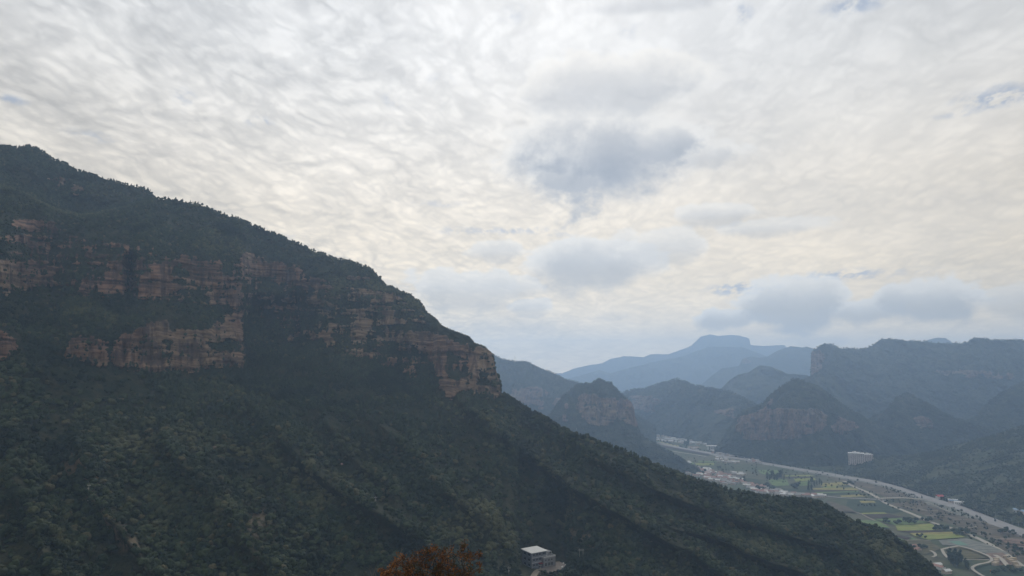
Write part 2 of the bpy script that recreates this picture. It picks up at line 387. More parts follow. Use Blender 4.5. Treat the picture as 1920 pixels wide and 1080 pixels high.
rocks1 = [
 [(88, 335), (105, 330), (140, 345), (175, 360), (170, 366), (140, 362), (112, 350)],
 [(15, 412), (62, 412), (110, 420), (115, 440), (95, 441), (62, 435), (25, 432)],
 [(-320, 430), (0, 437), (37, 440), (67, 450), (80, 462), (57, 470), (45, 459), (20, 459), (0, 452), (-320, 450)],
 [(90, 458), (104, 462), (101, 476), (94, 472)], [(118, 462), (138, 457), (136, 475), (127, 470)],
 [(150, 467), (180, 470), (197, 485), (162, 486)],
 [(-320, 480), (0, 485), (38, 484), (82, 487), (115, 502), (107, 517), (95, 535), (62, 540), (42, 547), (25, 552), (-320, 552)],
 [(127, 505), (175, 507), (190, 517), (140, 519)], [(135, 540), (175, 542), (170, 553), (140, 552)],
 [(200, 487), (220, 490), (235, 505), (237, 530), (220, 547), (212, 561), (192, 557), (180, 547), (190, 527), (200, 517)],
 [(275, 495), (295, 485), (325, 495), (330, 512), (317, 522), (347, 537), (325, 552), (295, 557), (260, 562), (255, 535), (267, 510)],
 [(300, 478), (370, 476), (400, 496), (425, 517), (462, 535), (457, 562), (450, 580), (425, 575), (395, 572), (382, 552), (370, 535), (350, 517), (330, 497)],
 [(125, 640), (165, 630), (210, 640), (232, 627), (265, 612), (317, 600), (320, 620), (360, 620), (390, 612), (410, 592), (430, 587), (453, 590), (456, 640), (460, 675), (456, 692), (400, 692), (350, 697), (300, 700), (250, 692), (200, 687), (160, 677), (115, 675)],
 [(-320, 610), (0, 620), (15, 622), (32, 640), (37, 655), (12, 665), (0, 677), (-320, 680)],
 [(447, 482), (467, 477), (496, 488), (563, 497), (581, 517), (546, 532), (517, 531), (470, 520), (444, 509)],
 [(642, 517), (692, 517), (697, 529), (662, 532)], [(657, 539), (706, 547), (744, 544), (752, 558), (738, 568), (695, 561), (692, 550)],
 [(689, 579), (735, 576), (755, 582), (740, 592), (695, 590)], [(569, 577), (604, 585), (615, 600), (575, 595)], [(493, 570), (534, 576), (534, 587), (500, 585)], [(522, 556), (556, 560), (553, 571), (525, 568)],
 [(660, 593), (695, 593), (699, 611), (683, 631), (668, 634)], [(569, 605), (581, 617), (604, 620), (633, 631), (633, 646), (610, 657), (604, 636), (573, 634)],
 [(540, 631), (552, 628), (558, 640), (546, 647)], [(610, 563), (640, 570), (630, 578), (608, 573)],
 [(760, 620), (800, 618), (830, 634), (855, 642), (895, 646), (922, 658), (932, 692), (943, 716), (945, 743), (896, 739), (855, 733), (820, 710), (800, 669), (779, 652), (756, 640)],
 [(700, 628), (724, 628), (721, 646), (703, 657)], [(706, 675), (735, 672), (753, 669), (744, 687), (718, 692)], [(762, 678), (779, 675), (786, 692), (776, 708), (756, 701)],
 [(639, 652), (662, 655), (660, 666), (642, 664)], [(820, 710), (856, 733), (850, 752), (832, 748)], [(725, 592), (770, 600), (765, 612), (725, 606)],
]
holes1 = [[(385, 640), (450, 640), (452, 656), (400, 661)], [(200, 636), (211, 636), (212, 690), (200, 690)], [(318, 620), (326, 612), (322, 660), (308, 690)], [(840, 660), (870, 672), (880, 700), (850, 715), (835, 690)], [(895, 690), (912, 700), (918, 722), (900, 722)]]
soils1 = [[(115, 845), (165, 848), (200, 890), (190, 940), (225, 970), (262, 1010), (270, 1040), (225, 1035), (200, 985), (150, 925), (120, 890)], [(455, 950), (520, 955), (510, 1010), (465, 1005)], [(1050, 985), (1110, 1000), (1120, 1030), (1070, 1010)], [(1010, 1052), (1060, 1056), (1055, 1072), (1000, 1075)]]
def ridge_feat(lines):
    P_ = [(pl([(y, x) for x, y in L]), min(y for _, y in L), max(y for _, y in L), A, wd) for L, A, wd in lines]
    def f(U, V):
        o = np.zeros(V.shape)
        for g, y0, y1, A, wd in P_:
            d = U-g(V)-50*fbm(np.stack([V/70., U/160., V*0+A*99], -1), 1., 4, .6)
            prof = 1/(1+(d/(wd*.6))**2)
            o -= 1.45*A*prof*smooth(V, y0-25, y0+30)*(1-smooth(V, y1+5, y1+60))
        return o
    return f
rf1 = ridge_feat([([(470, 745), (530, 820), (600, 890), (700, 960), (800, 1020), (900, 1080)], 0.0413, 42),
                  ([(300, 790), (370, 900), (440, 980), (520, 1070)], 0.0385, 38), ([(860, 745), (960, 820), (1050, 890), (1150, 960), (1300, 1040), (1400, 1100)], 0.0413, 45),
                  ([(680, 770), (780, 850), (850, 930), (900, 965)], 0.0330, 38), ([(150, 820), (180, 930), (240, 1010), (300, 1080)], 0.0330, 34),
                  ([(20, 780), (40, 900), (70, 1000), (110, 1090)], 0.0303, 34), ([(980, 765), (1100, 850), (1220, 920), (1400, 980), (1600, 1040)], 0.0275, 42), ([(590, 760), (660, 850), (740, 920)], 0.0220, 26),
                  ([(1250, 985), (1340, 1010), (1450, 1050), (1560, 1100)], 0.0385, 38)])
def feat1(U, V):
    o = rf1(U, V)
    o = o+.10*(1-smooth(V-np.interp(U, [0, 150, 230, 290, 300], [350, 410, 396, 372, 300]), -8, 6))*(U < 320)
    o = o+.055*smooth(U, 456, 461)*(1-smooth(U, 470, 620))*smooth(V, 540, 580)*(1-smooth(V, 690, 760))
    o = o+.045*np.exp(-((U-246)/9.)**2)*smooth(V, 470, 490)*(1-smooth(V, 545, 580))
    o = o+.03*np.exp(-((U-558)/12.)**2)*smooth(V, 540, 570)*(1-smooth(V, 640, 680))
    return o
def belt1(U, V):
    top = np.interp(U, [-320, 0, 200, 450, 600, 760, 850, 940], [420, 425, 450, 490, 520, 560, 640, 700]); bot = np.interp(U, [-320, 0, 120, 450, 600, 700, 800, 940], [560, 560, 545, 590, 650, 680, 700, 745])
    return .43*smooth(V, top-8, top+8)*(1-smooth(V, bot-12, bot+8))*(1-smooth(U, 935, 945))
def S1(U, V, T):
    s = np.interp(T, [-.35, -.2, -.05, .0, .15, .32], [.38, .42, .55, .62, .72, .85])
    s = np.where(U > 1150, s-np.clip((U-1150)/350., 0, 1)*.14, s)
    inb = smooth(U, 955, 972)*(1-smooth(U, 1062, 1080))
    s = s*(1-inb*smooth(V, 1038, 1046)); s = s+inb*1.2*(1-smooth(V, 1036, 1046))*smooth(V, 1010, 1030)
    return s
sheet('mountain_main', crest1, base1, 1.6, 420, S1, rocks1, holes1, soils1, r_base=pl([(-320, 380), (0, 405), (600, 440), (1010, 480), (1500, 590), (1790, 700), (1900, 760)]),
      noise_amp=.062, nscale=110., feat=feat1, belt=belt1, material='mountain', rough_px=1.2, strata=4.0, flute=.011, skirt=(9, 45., .8),
      label='large forested mountain with banded red cliffs sloping down to a headland')

# ---- hills and mountains round the valley; bases stand on the valley floor
sheet('hill_tower', [(840, 640), (926, 665), (944, 674), (960, 677), (986, 678), (1004, 686), (1035, 699), (1061, 711), (1093, 720), (1150, 752), (1230, 800)], [(840, 830), (1230, 835)], 1.6, 90, .85,
      rocks=[[(955, 725), (1025, 732), (1020, 765), (960, 758)], [(1040, 745), (1075, 750), (1070, 790), (1040, 780)]], noise_amp=.045, nscale=220, rough_px=1.1, skirt=(6, 120., .6), label='hazy wooded hill with a lattice mast on its ridge')
sheet('hill_butte', [(990, 815), (1020, 790), (1040, 765), (1056, 741), (1082, 722), (1098, 719), (1108, 720), (1121, 711), (1129, 711), (1137, 717), (1147, 718), (1150, 726), (1155, 728), (1160, 735), (1173, 746), (1185, 756), (1189, 767), (1191, 782), (1196, 795),
      (1198, 808), (1207, 820), (1223, 829), (1239, 840), (1265, 852), (1290, 868), (1310, 878)], [(990, 878), (1310, 888)], 1.2, 150, .62,
      rocks=[[(1085, 741), (1098, 738), (1134, 748), (1173, 748), (1195, 750), (1200, 782), (1206, 808), (1181, 793), (1155, 787), (1134, 798), (1108, 793), (1093, 787), (1082, 767)], [(1056, 760), (1068, 752), (1066, 790), (1056, 790)]],
      noise_amp=.042, nscale=130, rough_px=1.5, flute=.013, rbeta=.12, warp=4, skirt=(6, 70., .8), label='butte with a reddish cliff band closing the near side of the valley')
sheet('hill_cliff', [(1340, 845), (1377, 787), (1395, 769), (1430, 757), (1445, 740), (1465, 725), (1485, 712), (1497, 710), (1512, 717), (1535, 725), (1558, 743), (1587, 763), (1611, 778), (1637, 792), (1681, 819), (1760, 850)],
      [(1340, 848), (1377, 853), (1425, 862), (1480, 871), (1546, 877), (1600, 866), (1640, 862), (1760, 862)], 1.2, 170, .55,
      rocks=[[(1383, 781), (1430, 769), (1471, 766), (1523, 766), (1550, 775), (1550, 798), (1523, 816), (1485, 825), (1442, 825), (1395, 822), (1380, 810)], [(1575, 783), (1600, 790), (1610, 800), (1572, 822), (1560, 805)], [(1440, 750), (1450, 748), (1448, 760), (1440, 762)]],
      noise_amp=.045, nscale=150, rough_px=1.7, flute=.013, rbeta=.12, warp=4, skirt=(6, 70., .8), label='pointed hill with tall pinkish cliffs across the valley')
sheet('hill_terrace', [(1560, 874), (1600, 868), (1640, 858), (1700, 855), (1751, 847), (1797, 833), (1856, 819), (1920, 798), (2150, 740)],
      [(1560, 884), (1600, 890), (1640, 897), (1685, 909), (1731, 925), (1764, 935), (1801, 946), (1847, 964), (1880, 977), (1920, 991), (2150, 1080)], 1.4, 150, .17,
      noise_amp=.028, nscale=140, rough_px=1.0, material='terrace', skirt=(5, 60., .4), label='green terraced hillside beyond the highway')
sheet('hill_spur', [(1590, 815), (1628, 787), (1660, 770), (1681, 746), (1701, 737), (1725, 749), (1768, 775), (1827, 798), (1880, 815), (1960, 840)], [(1590, 858), (1960, 868)], 1.6, 110, .6,
      rocks=[[(1712, 780), (1735, 776), (1750, 800), (1722, 808)]], noise_amp=.045, nscale=170, rough_px=1.8, skirt=(5, 90., .6), label='dark spur below the big table mountain')
sheet('hill_right', [(1770, 812), (1800, 795), (1832, 780), (1856, 752), (1900, 725), (1920, 716), (2150, 650)], [(1770, 850), (2150, 860)], 1.6, 110, .7, noise_amp=.05, nscale=200, rough_px=1.8, skirt=(5, 90., .6), label='dark wooded shoulder of the mountain behind the terraces')
sheet('mountain_table', [(1470, 800), (1500, 735), (1511, 712), (1520, 704), (1521, 661), (1525, 656), (1535, 651), (1547, 646), (1564, 648), (1576, 653), (1593, 653), (1614, 655), (1634, 650), (1652, 636), (1669, 636), (1687, 638.5), (1710, 639), (1730, 641), (1786, 645), (1789, 643),
      (1812, 642), (1827, 634), (1838, 633.5), (1850, 637), (1885, 639), (1900, 636.5), (1920, 639), (2160, 640)], [(1470, 826), (2160, 830)], 1.6, 200, .62,
      rocks=[[(1510, 655), (1545, 660), (1540, 700), (1510, 703)],
             [(1600, 740), (1650, 742), (1640, 752), (1600, 750)], [(1740, 690), (1900, 700), (1900, 710), (1760, 702)]], noise_amp=.075, nscale=300, rough_px=1.9, material='hill', strata=14., flute=.006, skirt=(6, 150., .5), label='long flat-topped mountain with a sheer end')
sheet('hill_saddle', [(1480, 745), (1500, 714), (1518, 706), (1545, 700), (1575, 708), (1600, 722), (1640, 738), (1680, 760), (1720, 775), (1790, 800)], [(1480, 835), (1790, 840)], 1.6, 100, .6, noise_amp=.07, nscale=200, rough_px=1.8, skirt=(5, 90., .6), label='joined ridge between the pointed hill and the table mountain')
sheet('hill_foot', [(1160, 790), (1185, 778), (1215, 764), (1250, 757), (1285, 762), (1330, 772), (1370, 782), (1410, 800)], [(1160, 803), (1200, 809), (1280, 822), (1340, 837), (1410, 852)], 1.6, 90, .5, noise_amp=.035, nscale=200, rough_px=1.0, skirt=(5, 90., .6), label='low dark foothill right above the far hamlet')
sheet('hill_mid', [(1310, 760), (1356, 725), (1369, 712), (1382, 704), (1404, 698), (1424, 685), (1447, 687.5), (1465, 696), (1477, 701), (1512, 703), (1580, 730)], [(1310, 808), (1580, 812)], 1.6, 80, .6, noise_amp=.065, nscale=330, rough_px=1.1, material='far', skirt=(5, 150., .5), label='rounded hazy hill in the middle distance')
sheet('hill_low', [(1150, 745), (1173, 735), (1192, 730), (1212, 728), (1233, 721), (1249, 717), (1270, 711), (1285, 716), (1296, 722), (1330, 728), (1370, 735), (1420, 760), (1460, 800)], [(1150, 806), (1200, 809), (1280, 822), (1340, 836), (1400, 848), (1460, 850)], 1.6, 110, .5,
      rocks=[[(1180, 740), (1240, 745), (1235, 775), (1185, 770)], [(1340, 770), (1380, 765), (1385, 795), (1345, 790)]], noise_amp=.075, nscale=260, rough_px=1.4, skirt=(5, 130., .5), label='low blue hills behind the far hamlet')
sheet('hill_back', [(1270, 745), (1317, 720), (1332, 707), (1353, 691), (1386, 686), (1392, 673), (1407, 669), (1424, 671), (1439, 668.5), (1459, 657), (1482, 649), (1506, 652), (1512, 650), (1526, 654), (1600, 670)], [(1270, 768), (1600, 770)], 1.6, 70, .65, noise_amp=.04, nscale=600, rough_px=.7,
      rocks=[[(1391, 673), (1410, 672), (1412, 684), (1390, 685)]], material='far', skirt=(5, 250., .5), label='pale hill with small knobs on its skyline')
sheet('mountain_far_ridge', [(1030, 722), (1060, 712), (1087, 704), (1124, 694), (1145, 700), (1180, 690), (1220, 680), (1280, 668), (1330, 650), (1390, 651), (1430, 665), (1480, 685)], [(1030, 753), (1480, 756)], 1.6, 60, .7, noise_amp=.05, nscale=700, rough_px=.7, material='far', skirt=(5, 300., .5), label='far ridge fading into the haze')
sheet('mountain_mesa', [(1020, 705), (1043, 700), (1054, 700), (1077, 691), (1103, 685), (1129, 681), (1145, 673), (1171, 668), (1197, 669), (1207, 670), (1220, 664), (1254, 664), (1285, 653), (1296, 648), (1314, 631), (1330, 627), (1348, 630), (1369, 628), (1384, 629), (1400, 633), (1405, 635), (1407, 647),
      (1433, 649), (1471, 647), (1474, 651), (1500, 660), (1560, 690)], [(1020, 745), (1560, 745)], 1.4, 70, .8, noise_amp=.03, nscale=900, rough_px=.5, material='far', skirt=(4, 250., .5), label='pale mesa, the farthest summit of the range')
sheet('mountain_peak', [(1700, 655), (1720, 645), (1735, 639), (1745, 636), (1760, 633), (1772, 634), (1784, 641), (1800, 652)], [(1700, 763), (1800, 763)], 1.6, 40, .9, noise_amp=.03, nscale=700, rough_px=.5, material='far', skirt=(4, 200., .5), label='small rounded summit showing behind the table mountain')

# ---- valley floor and the slope below the viewpoint
def floor_fn(t, b):
    p = t.node('ShaderNodeNewGeometry').outputs['Position']
    n1 = t.noise(p, .006, 5, .6); n2 = t.noise(p, .05, 5, .6)
    c = t.mix(t.mapr(n1, .4, .6), (.055, .075, .035), (.10, .095, .055)); c = t.mix(t.mapr(n2, .45, .7), c, (.035, .05, .028))
    t.put(b.inputs['Base Color'], c)
M['floor'] = mat('valley_floor_grass_and_scrub', floor_fn)
fx = np.concatenate([np.linspace(-6500, -600, 20), np.linspace(-500, 1500, 60), np.linspace(1700, 7500, 16)]); fy = np.concatenate([np.linspace(-1200, 500, 8), np.linspace(600, 3600, 120), np.linspace(3900, 9900, 22)])
GX, GY = np.meshgrid(fx, fy, indexing='ij')
me = mesh_np('valley_floor', np.stack([GX, GY, GX*0], -1), gridfaces(len(fx), len(fy)), True)
tag(link('valley_floor', me, None, M['floor']), kind='structure')
# near slope: from the viewer's feet down into the ravine in front of the mountain
aa = np.radians(np.linspace(-62, 50, 120)); rr = np.concatenate([np.linspace(.5, 40, 40), np.linspace(45, 330, 60)])
AA, RR = np.meshgrid(aa, rr, indexing='ij')
Zn = np.interp(RR, [0, 3, 10, 40, 130, 250, 330], [-1.7, -2.2, -6.2, -19, -78, -128, -150])
Pn = np.stack([RR*np.sin(AA), RR*np.cos(AA), CAMZ+Zn], -1)
Pn[..., 2] += fbm(Pn, 12., 4)*np.clip(RR*.05, 0, 3)
join = np.stack([at_r(u, v, r-25) for u, v, r in [(0, 0, 0)]], 0) if False else None
me = mesh_np('near_slope', Pn, gridfaces(len(aa), len(rr)), True); attr(me, 'rock', np.zeros(Pn.shape[:2])); attr(me, 'soil', .3*np.ones(Pn.shape[:2]))
tag(link('ground', me, None, M['mountain']), kind='structure')
# ravine bed that joins the near slope and the foot of the mountain
s1 = SURF['mountain_main']; foot = s1['P'][:, 0]; sel = slice(0, len(foot), 4); ft = foot[sel]
ang = np.arctan2(ft[:, 0], ft[:, 1]); near = np.stack([315*np.sin(ang), 315*np.cos(ang), np.full(len(ang), CAMZ-158.)], -1)
rows = []
for k in np.linspace(0, 1, 14):
    q = near*(1-k)+ft*k; q[:, 2] = near[:, 2]+(ft[:, 2]-near[:, 2])*k**1.5; rows.append(q)
B = np.stack(rows, 1); B[:, 1:-1, 2] += 8*fbm(B[:, 1:-1], 40., 3)
me = mesh_np('ravine', B, gridfaces(B.shape[0], B.shape[1]), True); attr(me, 'rock', np.zeros(B.shape[:2])); attr(me, 'soil', np.zeros(B.shape[:2]))
tag(link('ground', me, None, M['mountain']), kind='structure')

# ------------------------------------------------------------------ haze
ZTOP = max(float(s_['P'][..., 2].max()) for s_ in SURF.values())
hb = MB().box(-7000, -1400, -1, 8000, 10100, ZTOP+15); hm = bpy.data.materials.new('haze_air'); hm.use_nodes = True
ht = NT(hm.node_tree); ht.n.clear(); pv = ht.node('ShaderNodeVolumePrincipled'); pv.inputs['Color'].default_value = (*HAZE_COL, 1); pv.inputs['Density'].default_value = HAZE; pv.inputs['Anisotropy'].default_value = .5
oo = ht.node('ShaderNodeOutputMaterial'); ht.l.new(pv.outputs[0], oo.inputs['Volume'])
tag(hb.build('haze', hm), kind='stuff', label='thin blue haze filling the valley air')
hm.cycles.homogeneous_volume = True

#DETAILS
# ------------------------------------------------------------------ flat things on the valley floor
def poly_sheet(name, pts, z, m, label=None, kind='structure'):
    P = [tuple(floor(u, v, z)) for u, v in pts]
    bm = bmesh.new(); vs = [bm.verts.new(p) for p in P]; f = bm.faces.new(vs); bmesh.ops.triangulate(bm, faces=[f])
    bmesh.ops.recalc_face_normals(bm, faces=bm.faces)
    if bm.faces and sum(q.normal.z for q in bm.faces) < 0: bmesh.ops.reverse_faces(bm, faces=bm.faces)
    me = bpy.data.meshes.new(name); bm.to_mesh(me); bm.free()
    return tag(link(name, me, None, m), label, kind=kind)
def field_mat(name, c1, c2, row=.5, ang=.3):
    def fn(t, b):
        p = t.node('ShaderNodeNewGeometry').outputs['Position']; x, y, z = t.sep(p)
        q = t.comb(t.m('MULTIPLY', t.m('ADD', x, t.m('MULTIPLY', y, ang)), .03), t.m('MULTIPLY', t.m('SUBTRACT', y, t.m('MULTIPLY', x, ang)), row*.35), 0.0)
        n = t.noise(q, 1.0, 4, .6); n2 = t.noise(p, .06, 4, .6)
        c = t.mix(t.mapr(n, .4, .6), c1, c2); t.put(b.inputs['Base Color'], t.mix(t.m('MULTIPLY', t.mapr(n2, .45, .7), .55), c, tuple(x*.55 for x in c1)))
    return mat(name, fn)
FM = dict(yellow=field_mat('ripe_crop', (.21, .195, .06), (.32, .275, .085)), yg=field_mat('yellow_green_crop', (.18, .23, .05), (.25, .25, .07)), green=field_mat('green_crop', (.09, .15, .05), (.15, .21, .07)),
          dark=field_mat('dark_green_crop', (.018, .04, .022), (.04, .06, .03)), brown=field_mat('ploughed_soil', (.035, .026, .022), (.06, .042, .034)), earth=field_mat('rough_earth', (.075, .065, .045), (.14, .115, .08)),
          grey=field_mat('gravel_ground', (.13, .14, .12), (.22, .22, .19)), turq=flat('turquoise_groundcover', (.12, .22, .17)), olive=field_mat('dry_lawn', (.075, .075, .035), (.12, .105, .055)), pink=field_mat('bare_reddish_earth', (.15, .10, .075), (.24, .17, .13)))
fields = [
 ('earth', [(1665, 944), (1727, 938), (1760, 944), (1801, 958), (1845, 972), (1880, 986), (1905, 998), (1920, 1005), (2000, 1060), (2000, 1110), (1920, 1058), (1850, 1010), (1790, 985), (1720, 962), (1690, 952)]),
 ('earth', [(1520, 886), (1546, 890), (1592, 898), (1639, 906), (1685, 919), (1727, 934), (1660, 932), (1630, 920), (1597, 908)]),
 ('grey', [(1731, 938), (1765, 944), (1801, 956), (1838, 971), (1815, 971), (1770, 957), (1740, 947)]),
 ('yellow', [(1537, 906), (1580, 904), (1592, 909), (1560, 911), (1540, 912)]), ('yg', [(1545, 912), (1563, 910), (1580, 914), (1540, 915)]),
 ('yellow', [(1523, 915.5), (1600, 914), (1612, 919), (1600, 919), (1523, 918)]), ('brown', [(1523, 918), (1600, 919), (1608, 920.5), (1523, 921.5)]), ('green', [(1528, 923), (1609, 920.5), (1612, 922.5), (1530, 925)]),
 ('dark', [(1528, 925), (1611, 922.5), (1612, 927), (1540, 929)]), ('yellow', [(1575, 929), (1610, 927), (1628, 931), (1578, 932)]),
 ('dark', [(1590, 937), (1650, 938), (1697, 958), (1680, 961), (1612, 961), (1585, 952)]), ('yellow', [(1611, 939), (1638, 939), (1643, 942.5), (1615, 943)]),
 ('yg', [(1615, 961.5), (1658, 960.5), (1664, 963), (1616, 964)]), ('brown', [(1612, 964), (1665, 963), (1695, 970), (1640, 972)]),
 ('green', [(1640, 973), (1690, 971), (1745, 979), (1679, 985)]),
 ('yg', [(1679, 985), (1745, 981.5), (1757, 988), (1752, 994), (1683, 995)]), ('brown', [(1680, 995), (1752, 994), (1777, 997), (1708, 999)]),
 ('yg', [(1706, 999.5), (1785, 997), (1810, 1007), (1741, 1012), (1715, 1005)]), ('yellow', [(1706, 999.4), (1785, 997.2), (1794, 1000.5), (1712, 1002.5)]), ('green', [(1678, 1007), (1708, 1006.5), (1722, 1012), (1685, 1013)]),
 ('olive', [(1690, 1013.5), (1740, 1012.5), (1765, 1028), (1735, 1040), (1705, 1030)]), ('grey', [(1760, 1013), (1812, 1009), (1850, 1020), (1893, 1038), (1860, 1040), (1797, 1023), (1768, 1022)]),
 ('turq', [(1778, 1015), (1799, 1014), (1817, 1022), (1797, 1022)]), ('olive', [(1767, 1030), (1797, 1024), (1845, 1038), (1858, 1046), (1800, 1049), (1778, 1045)]),
 ('dark', [(1825, 1066), (1850, 1057), (1920, 1062), (1960, 1090), (1850, 1090)]), ('pink', [(1848, 1037), (1880, 1036), (1912, 1058), (1868, 1060), (1856, 1048)]),
 ('yg', [(1303, 868), (1339, 868), (1339, 872.5), (1305, 873)]), ('green', [(1285, 866), (1302, 866), (1300, 872), (1280, 873)]), ('green', [(1310, 863.5), (1345, 865), (1343, 867), (1308, 866.5)]),
 ('green', [(1421, 881), (1462, 881), (1466, 888), (1440, 892), (1425, 887)]), ('green', [(1440, 899), (1475, 898), (1480, 910), (1450, 912)]), ('yg', [(1470, 891.5), (1515, 890), (1528, 893), (1472, 893.5)]), ('brown', [(1472, 893.8), (1520, 893.2), (1530, 895), (1474, 896)]),
 ('yg', [(1488, 897), (1528, 896), (1530, 900), (1492, 903)]), ('green', [(1495, 904), (1518, 902), (1522, 910), (1500, 911)]), ('dark', [(1370, 893), (1418, 898), (1430, 907), (1395, 905)]),
 ('yellow', [(1212, 818.5), (1240, 828), (1275, 836), (1270, 839), (1235, 832), (1214, 823)]), ('green', [(1225, 825), (1240, 828), (1238, 831), (1226, 829)]), ('pink', [(1290, 836), (1312, 837.5), (1310, 841), (1290, 840)]),
 ('brown', [(1242, 834.5), (1330, 851), (1330, 854), (1242, 838)]), ('earth', [(1358, 884), (1385, 889), (1398, 896), (1380, 894), (1362, 889)]), ('pink', [(1873, 1008), (1920, 1012), (1960, 1026), (1885, 1018)]), ('pink', [(1893, 1022), (1960, 1026), (1990, 1040), (1905, 1028)]),
 ('earth', [(1548, 938), (1590, 950), (1605, 960), (1570, 958)]), ('brown', [(1690, 1004), (1710, 1008), (1700, 1012), (1672, 1003)]), ('green', [(1600, 975), (1645, 976), (1670, 990), (1650, 988)]), ('dark', [(1445, 915), (1520, 918), (1518, 924), (1470, 924)]),
]
wordf = dict(yellow='ripe yellow crop field', yg='yellow-green crop field', green='green crop field', dark='dark green planted field', brown='freshly ploughed dark field', earth='rough brown earth', grey='pale gravel flat', turq='turquoise groundcover bed', olive='dry olive lawn', pink='bare reddish plot')
for i, (k, p) in enumerate(fields):
    poly_sheet({'earth': 'ground', 'grey': 'ground', 'olive': 'lawn', 'turq': 'ground', 'pink': 'ground'}.get(k, 'field'), p, .12+.05*i, FM[k], wordf[k]+' on the valley floor')
def catmull(P, n=8):
    P = [Vector(p) for p in P]; out = []
    for i in range(len(P)-1):
        a, b, c, d = P[max(i-1, 0)], P[i], P[i+1], P[min(i+2, len(P)-1)]
        for k in range(n):
            t = k/n; out.append(.5*((2*b)+(c-a)*t+(2*a-5*b+4*c-d)*t*t+(3*b-a-3*c+d)*t**3))
    return out+[P[-1]]
def ribbon(name, pts, width, z, m, label, h=.3, smooth_=True):
    P = [floor(u, v, z) for u, v in pts]; P = catmull(P) if smooth_ else [Vector(p) for p in P]
    mb = MB(); vs = []
    for i, p in enumerate(P):
        d = (P[min(i+1, len(P)-1)]-P[max(i-1, 0)]); d.z = 0; n = Vector((-d.y, d.x, 0)).normalized()*width/2
        vs += [p-n, p+n, p+n*(1+h*.6)-Vector((0, 0, h)), p-n*(1+h*.6)-Vector((0, 0, h))]
    fs = []
    for i in range(len(P)-1):
        a = 4*i; b = a+4; fs += [(a, b, b+1, a+1), (a+1, b+1, b+2, a+2), (a+3, b+3, b, a)]
    mb.add(vs, fs); o = mb.build(name, m); 
    me = o.data; bm = bmesh.new(); bm.from_mesh(me); bmesh.ops.recalc_face_normals(bm, faces=bm.faces)
    if sum(f.normal.z*f.calc_area() for f in bm.faces) < 0: bmesh.ops.reverse_faces(bm, faces=bm.faces)
    bm.to_mesh(me); bm.free()
    return tag(o, label, kind='structure'), P
M['asphalt'] = flat('pale_worn_asphalt', (.27, .26, .255), .9, .2, .05); M['concrete'] = flat('pale_concrete_path', (.36, .33, .28), .9, .12, .1); M['track'] = flat('dusty_track', (.24, .21, .165), .95, .25, .05)
hw = [(1194, 806), (1205, 812), (1215, 819), (1230, 828), (1275, 839), (1331, 848.5), (1359, 855), (1397, 860), (1425, 866), (1481, 875.6), (1546, 886), (1592, 894), (1639, 902), (1685, 914), (1731, 930), (1764, 940), (1801, 951), (1847, 969), (1880, 982), (1905, 990.5), (1935, 1002), (1990, 1022)]
_, HW = ribbon('highway', hw, 14, 2.2, M['asphalt'], 'pale highway curving along the foot of the hills', 2.2)
ribbon('highway_shoulder', [(u, v+4+max(0, (u-1500)/420*4)) for u, v in hw[9:18]], 9, .9, FM['grey'], 'gravel shoulder beside the highway', .6)
inner = [(1583, 902), (1597, 910), (1630, 923.8), (1648, 934), (1662, 943.5), (1690, 955), (1720, 967), (1745, 978), (1785, 990), (1815, 1001), (1847, 1015), (1880, 1034), (1920, 1064), (1950, 1090)]
ribbon('road', inner, 6.5, 1.0, M['concrete'], 'narrow pale road between the fields and the rough ground', .6)
ribbon('road', [(1540, 929), (1560, 931), (1581, 933), (1630, 935.2), (1662, 938)], 6, 1.1, M['asphalt'], 'straight side road leading from the village to the bridge', .5)
ribbon('path', [(1553, 940), (1579, 954), (1611, 962), (1630, 971), (1662, 985)], 3.5, .9, M['track'], 'dusty village path along the fields edge', .3)
ribbon('path', [(1796.7, 1023), (1780, 1026), (1766, 1029.3), (1770, 1037.6), (1777, 1045.3)], 3.4, 4.0, M['concrete'], 'angular concrete path on the west side of the park lawn', .3, False)
ribbon('path', [(1796.7, 1023), (1819, 1028.6), (1844, 1037.6), (1856.4, 1044), (1859.5, 1049.4), (1852, 1054), (1837, 1057), (1827, 1060.5), (1823, 1064.5), (1828, 1070), (1838, 1076.5), (1850, 1083)], 3.2, 4.0, M['concrete'], 'curving concrete path round the park lawn', .3)
ribbon('path', [(1800, 1049), (1855, 1049)], 1.8, 4.0, M['concrete'], 'straight concrete path across the park', .3, False)
ribbon('path', [(1745, 1032), (1752, 1036), (1754, 1041), (1748, 1044)], 3, 4.0, M['concrete'], 'short hooked path beside the farm buildings', .3)
ribbon('path', [(1866, 1040), (1878, 1048), (1890, 1061)], 5, 4.0, M['concrete'], 'broad pale walk between the sandy beds', .3)
ribbon('road', [(1262, 845.5), (1275, 848), (1296, 851), (1325, 856)], 6, .8, M['concrete'], 'pale road past the foot of the butte', .3)
ribbon('path', [(1446, 904), (1447, 900), (1455, 899)], 3, .9, M['track'], 'small curved track in the dark plantation', .3)
for pts in ([(1697, 949), (1720, 953), (1740, 957), (1760, 957)], [(1740, 942), (1762, 951), (1785, 962)], [(1780, 990), (1822, 989), (1831, 986)], [(1790, 973), (1830, 976), (1860, 984)], [(1640, 925), (1677, 926)], [(1865, 1010), (1900, 1010)], [(1735, 966), (1790, 970)], [(1600, 912), (1640, 914)], [(1688, 1013.5), (1722, 1012), (1745, 1014)]):
    ribbon('path', pts, 2.6, 4.2, M['track'], 'faint dirt track over the open ground', .1)
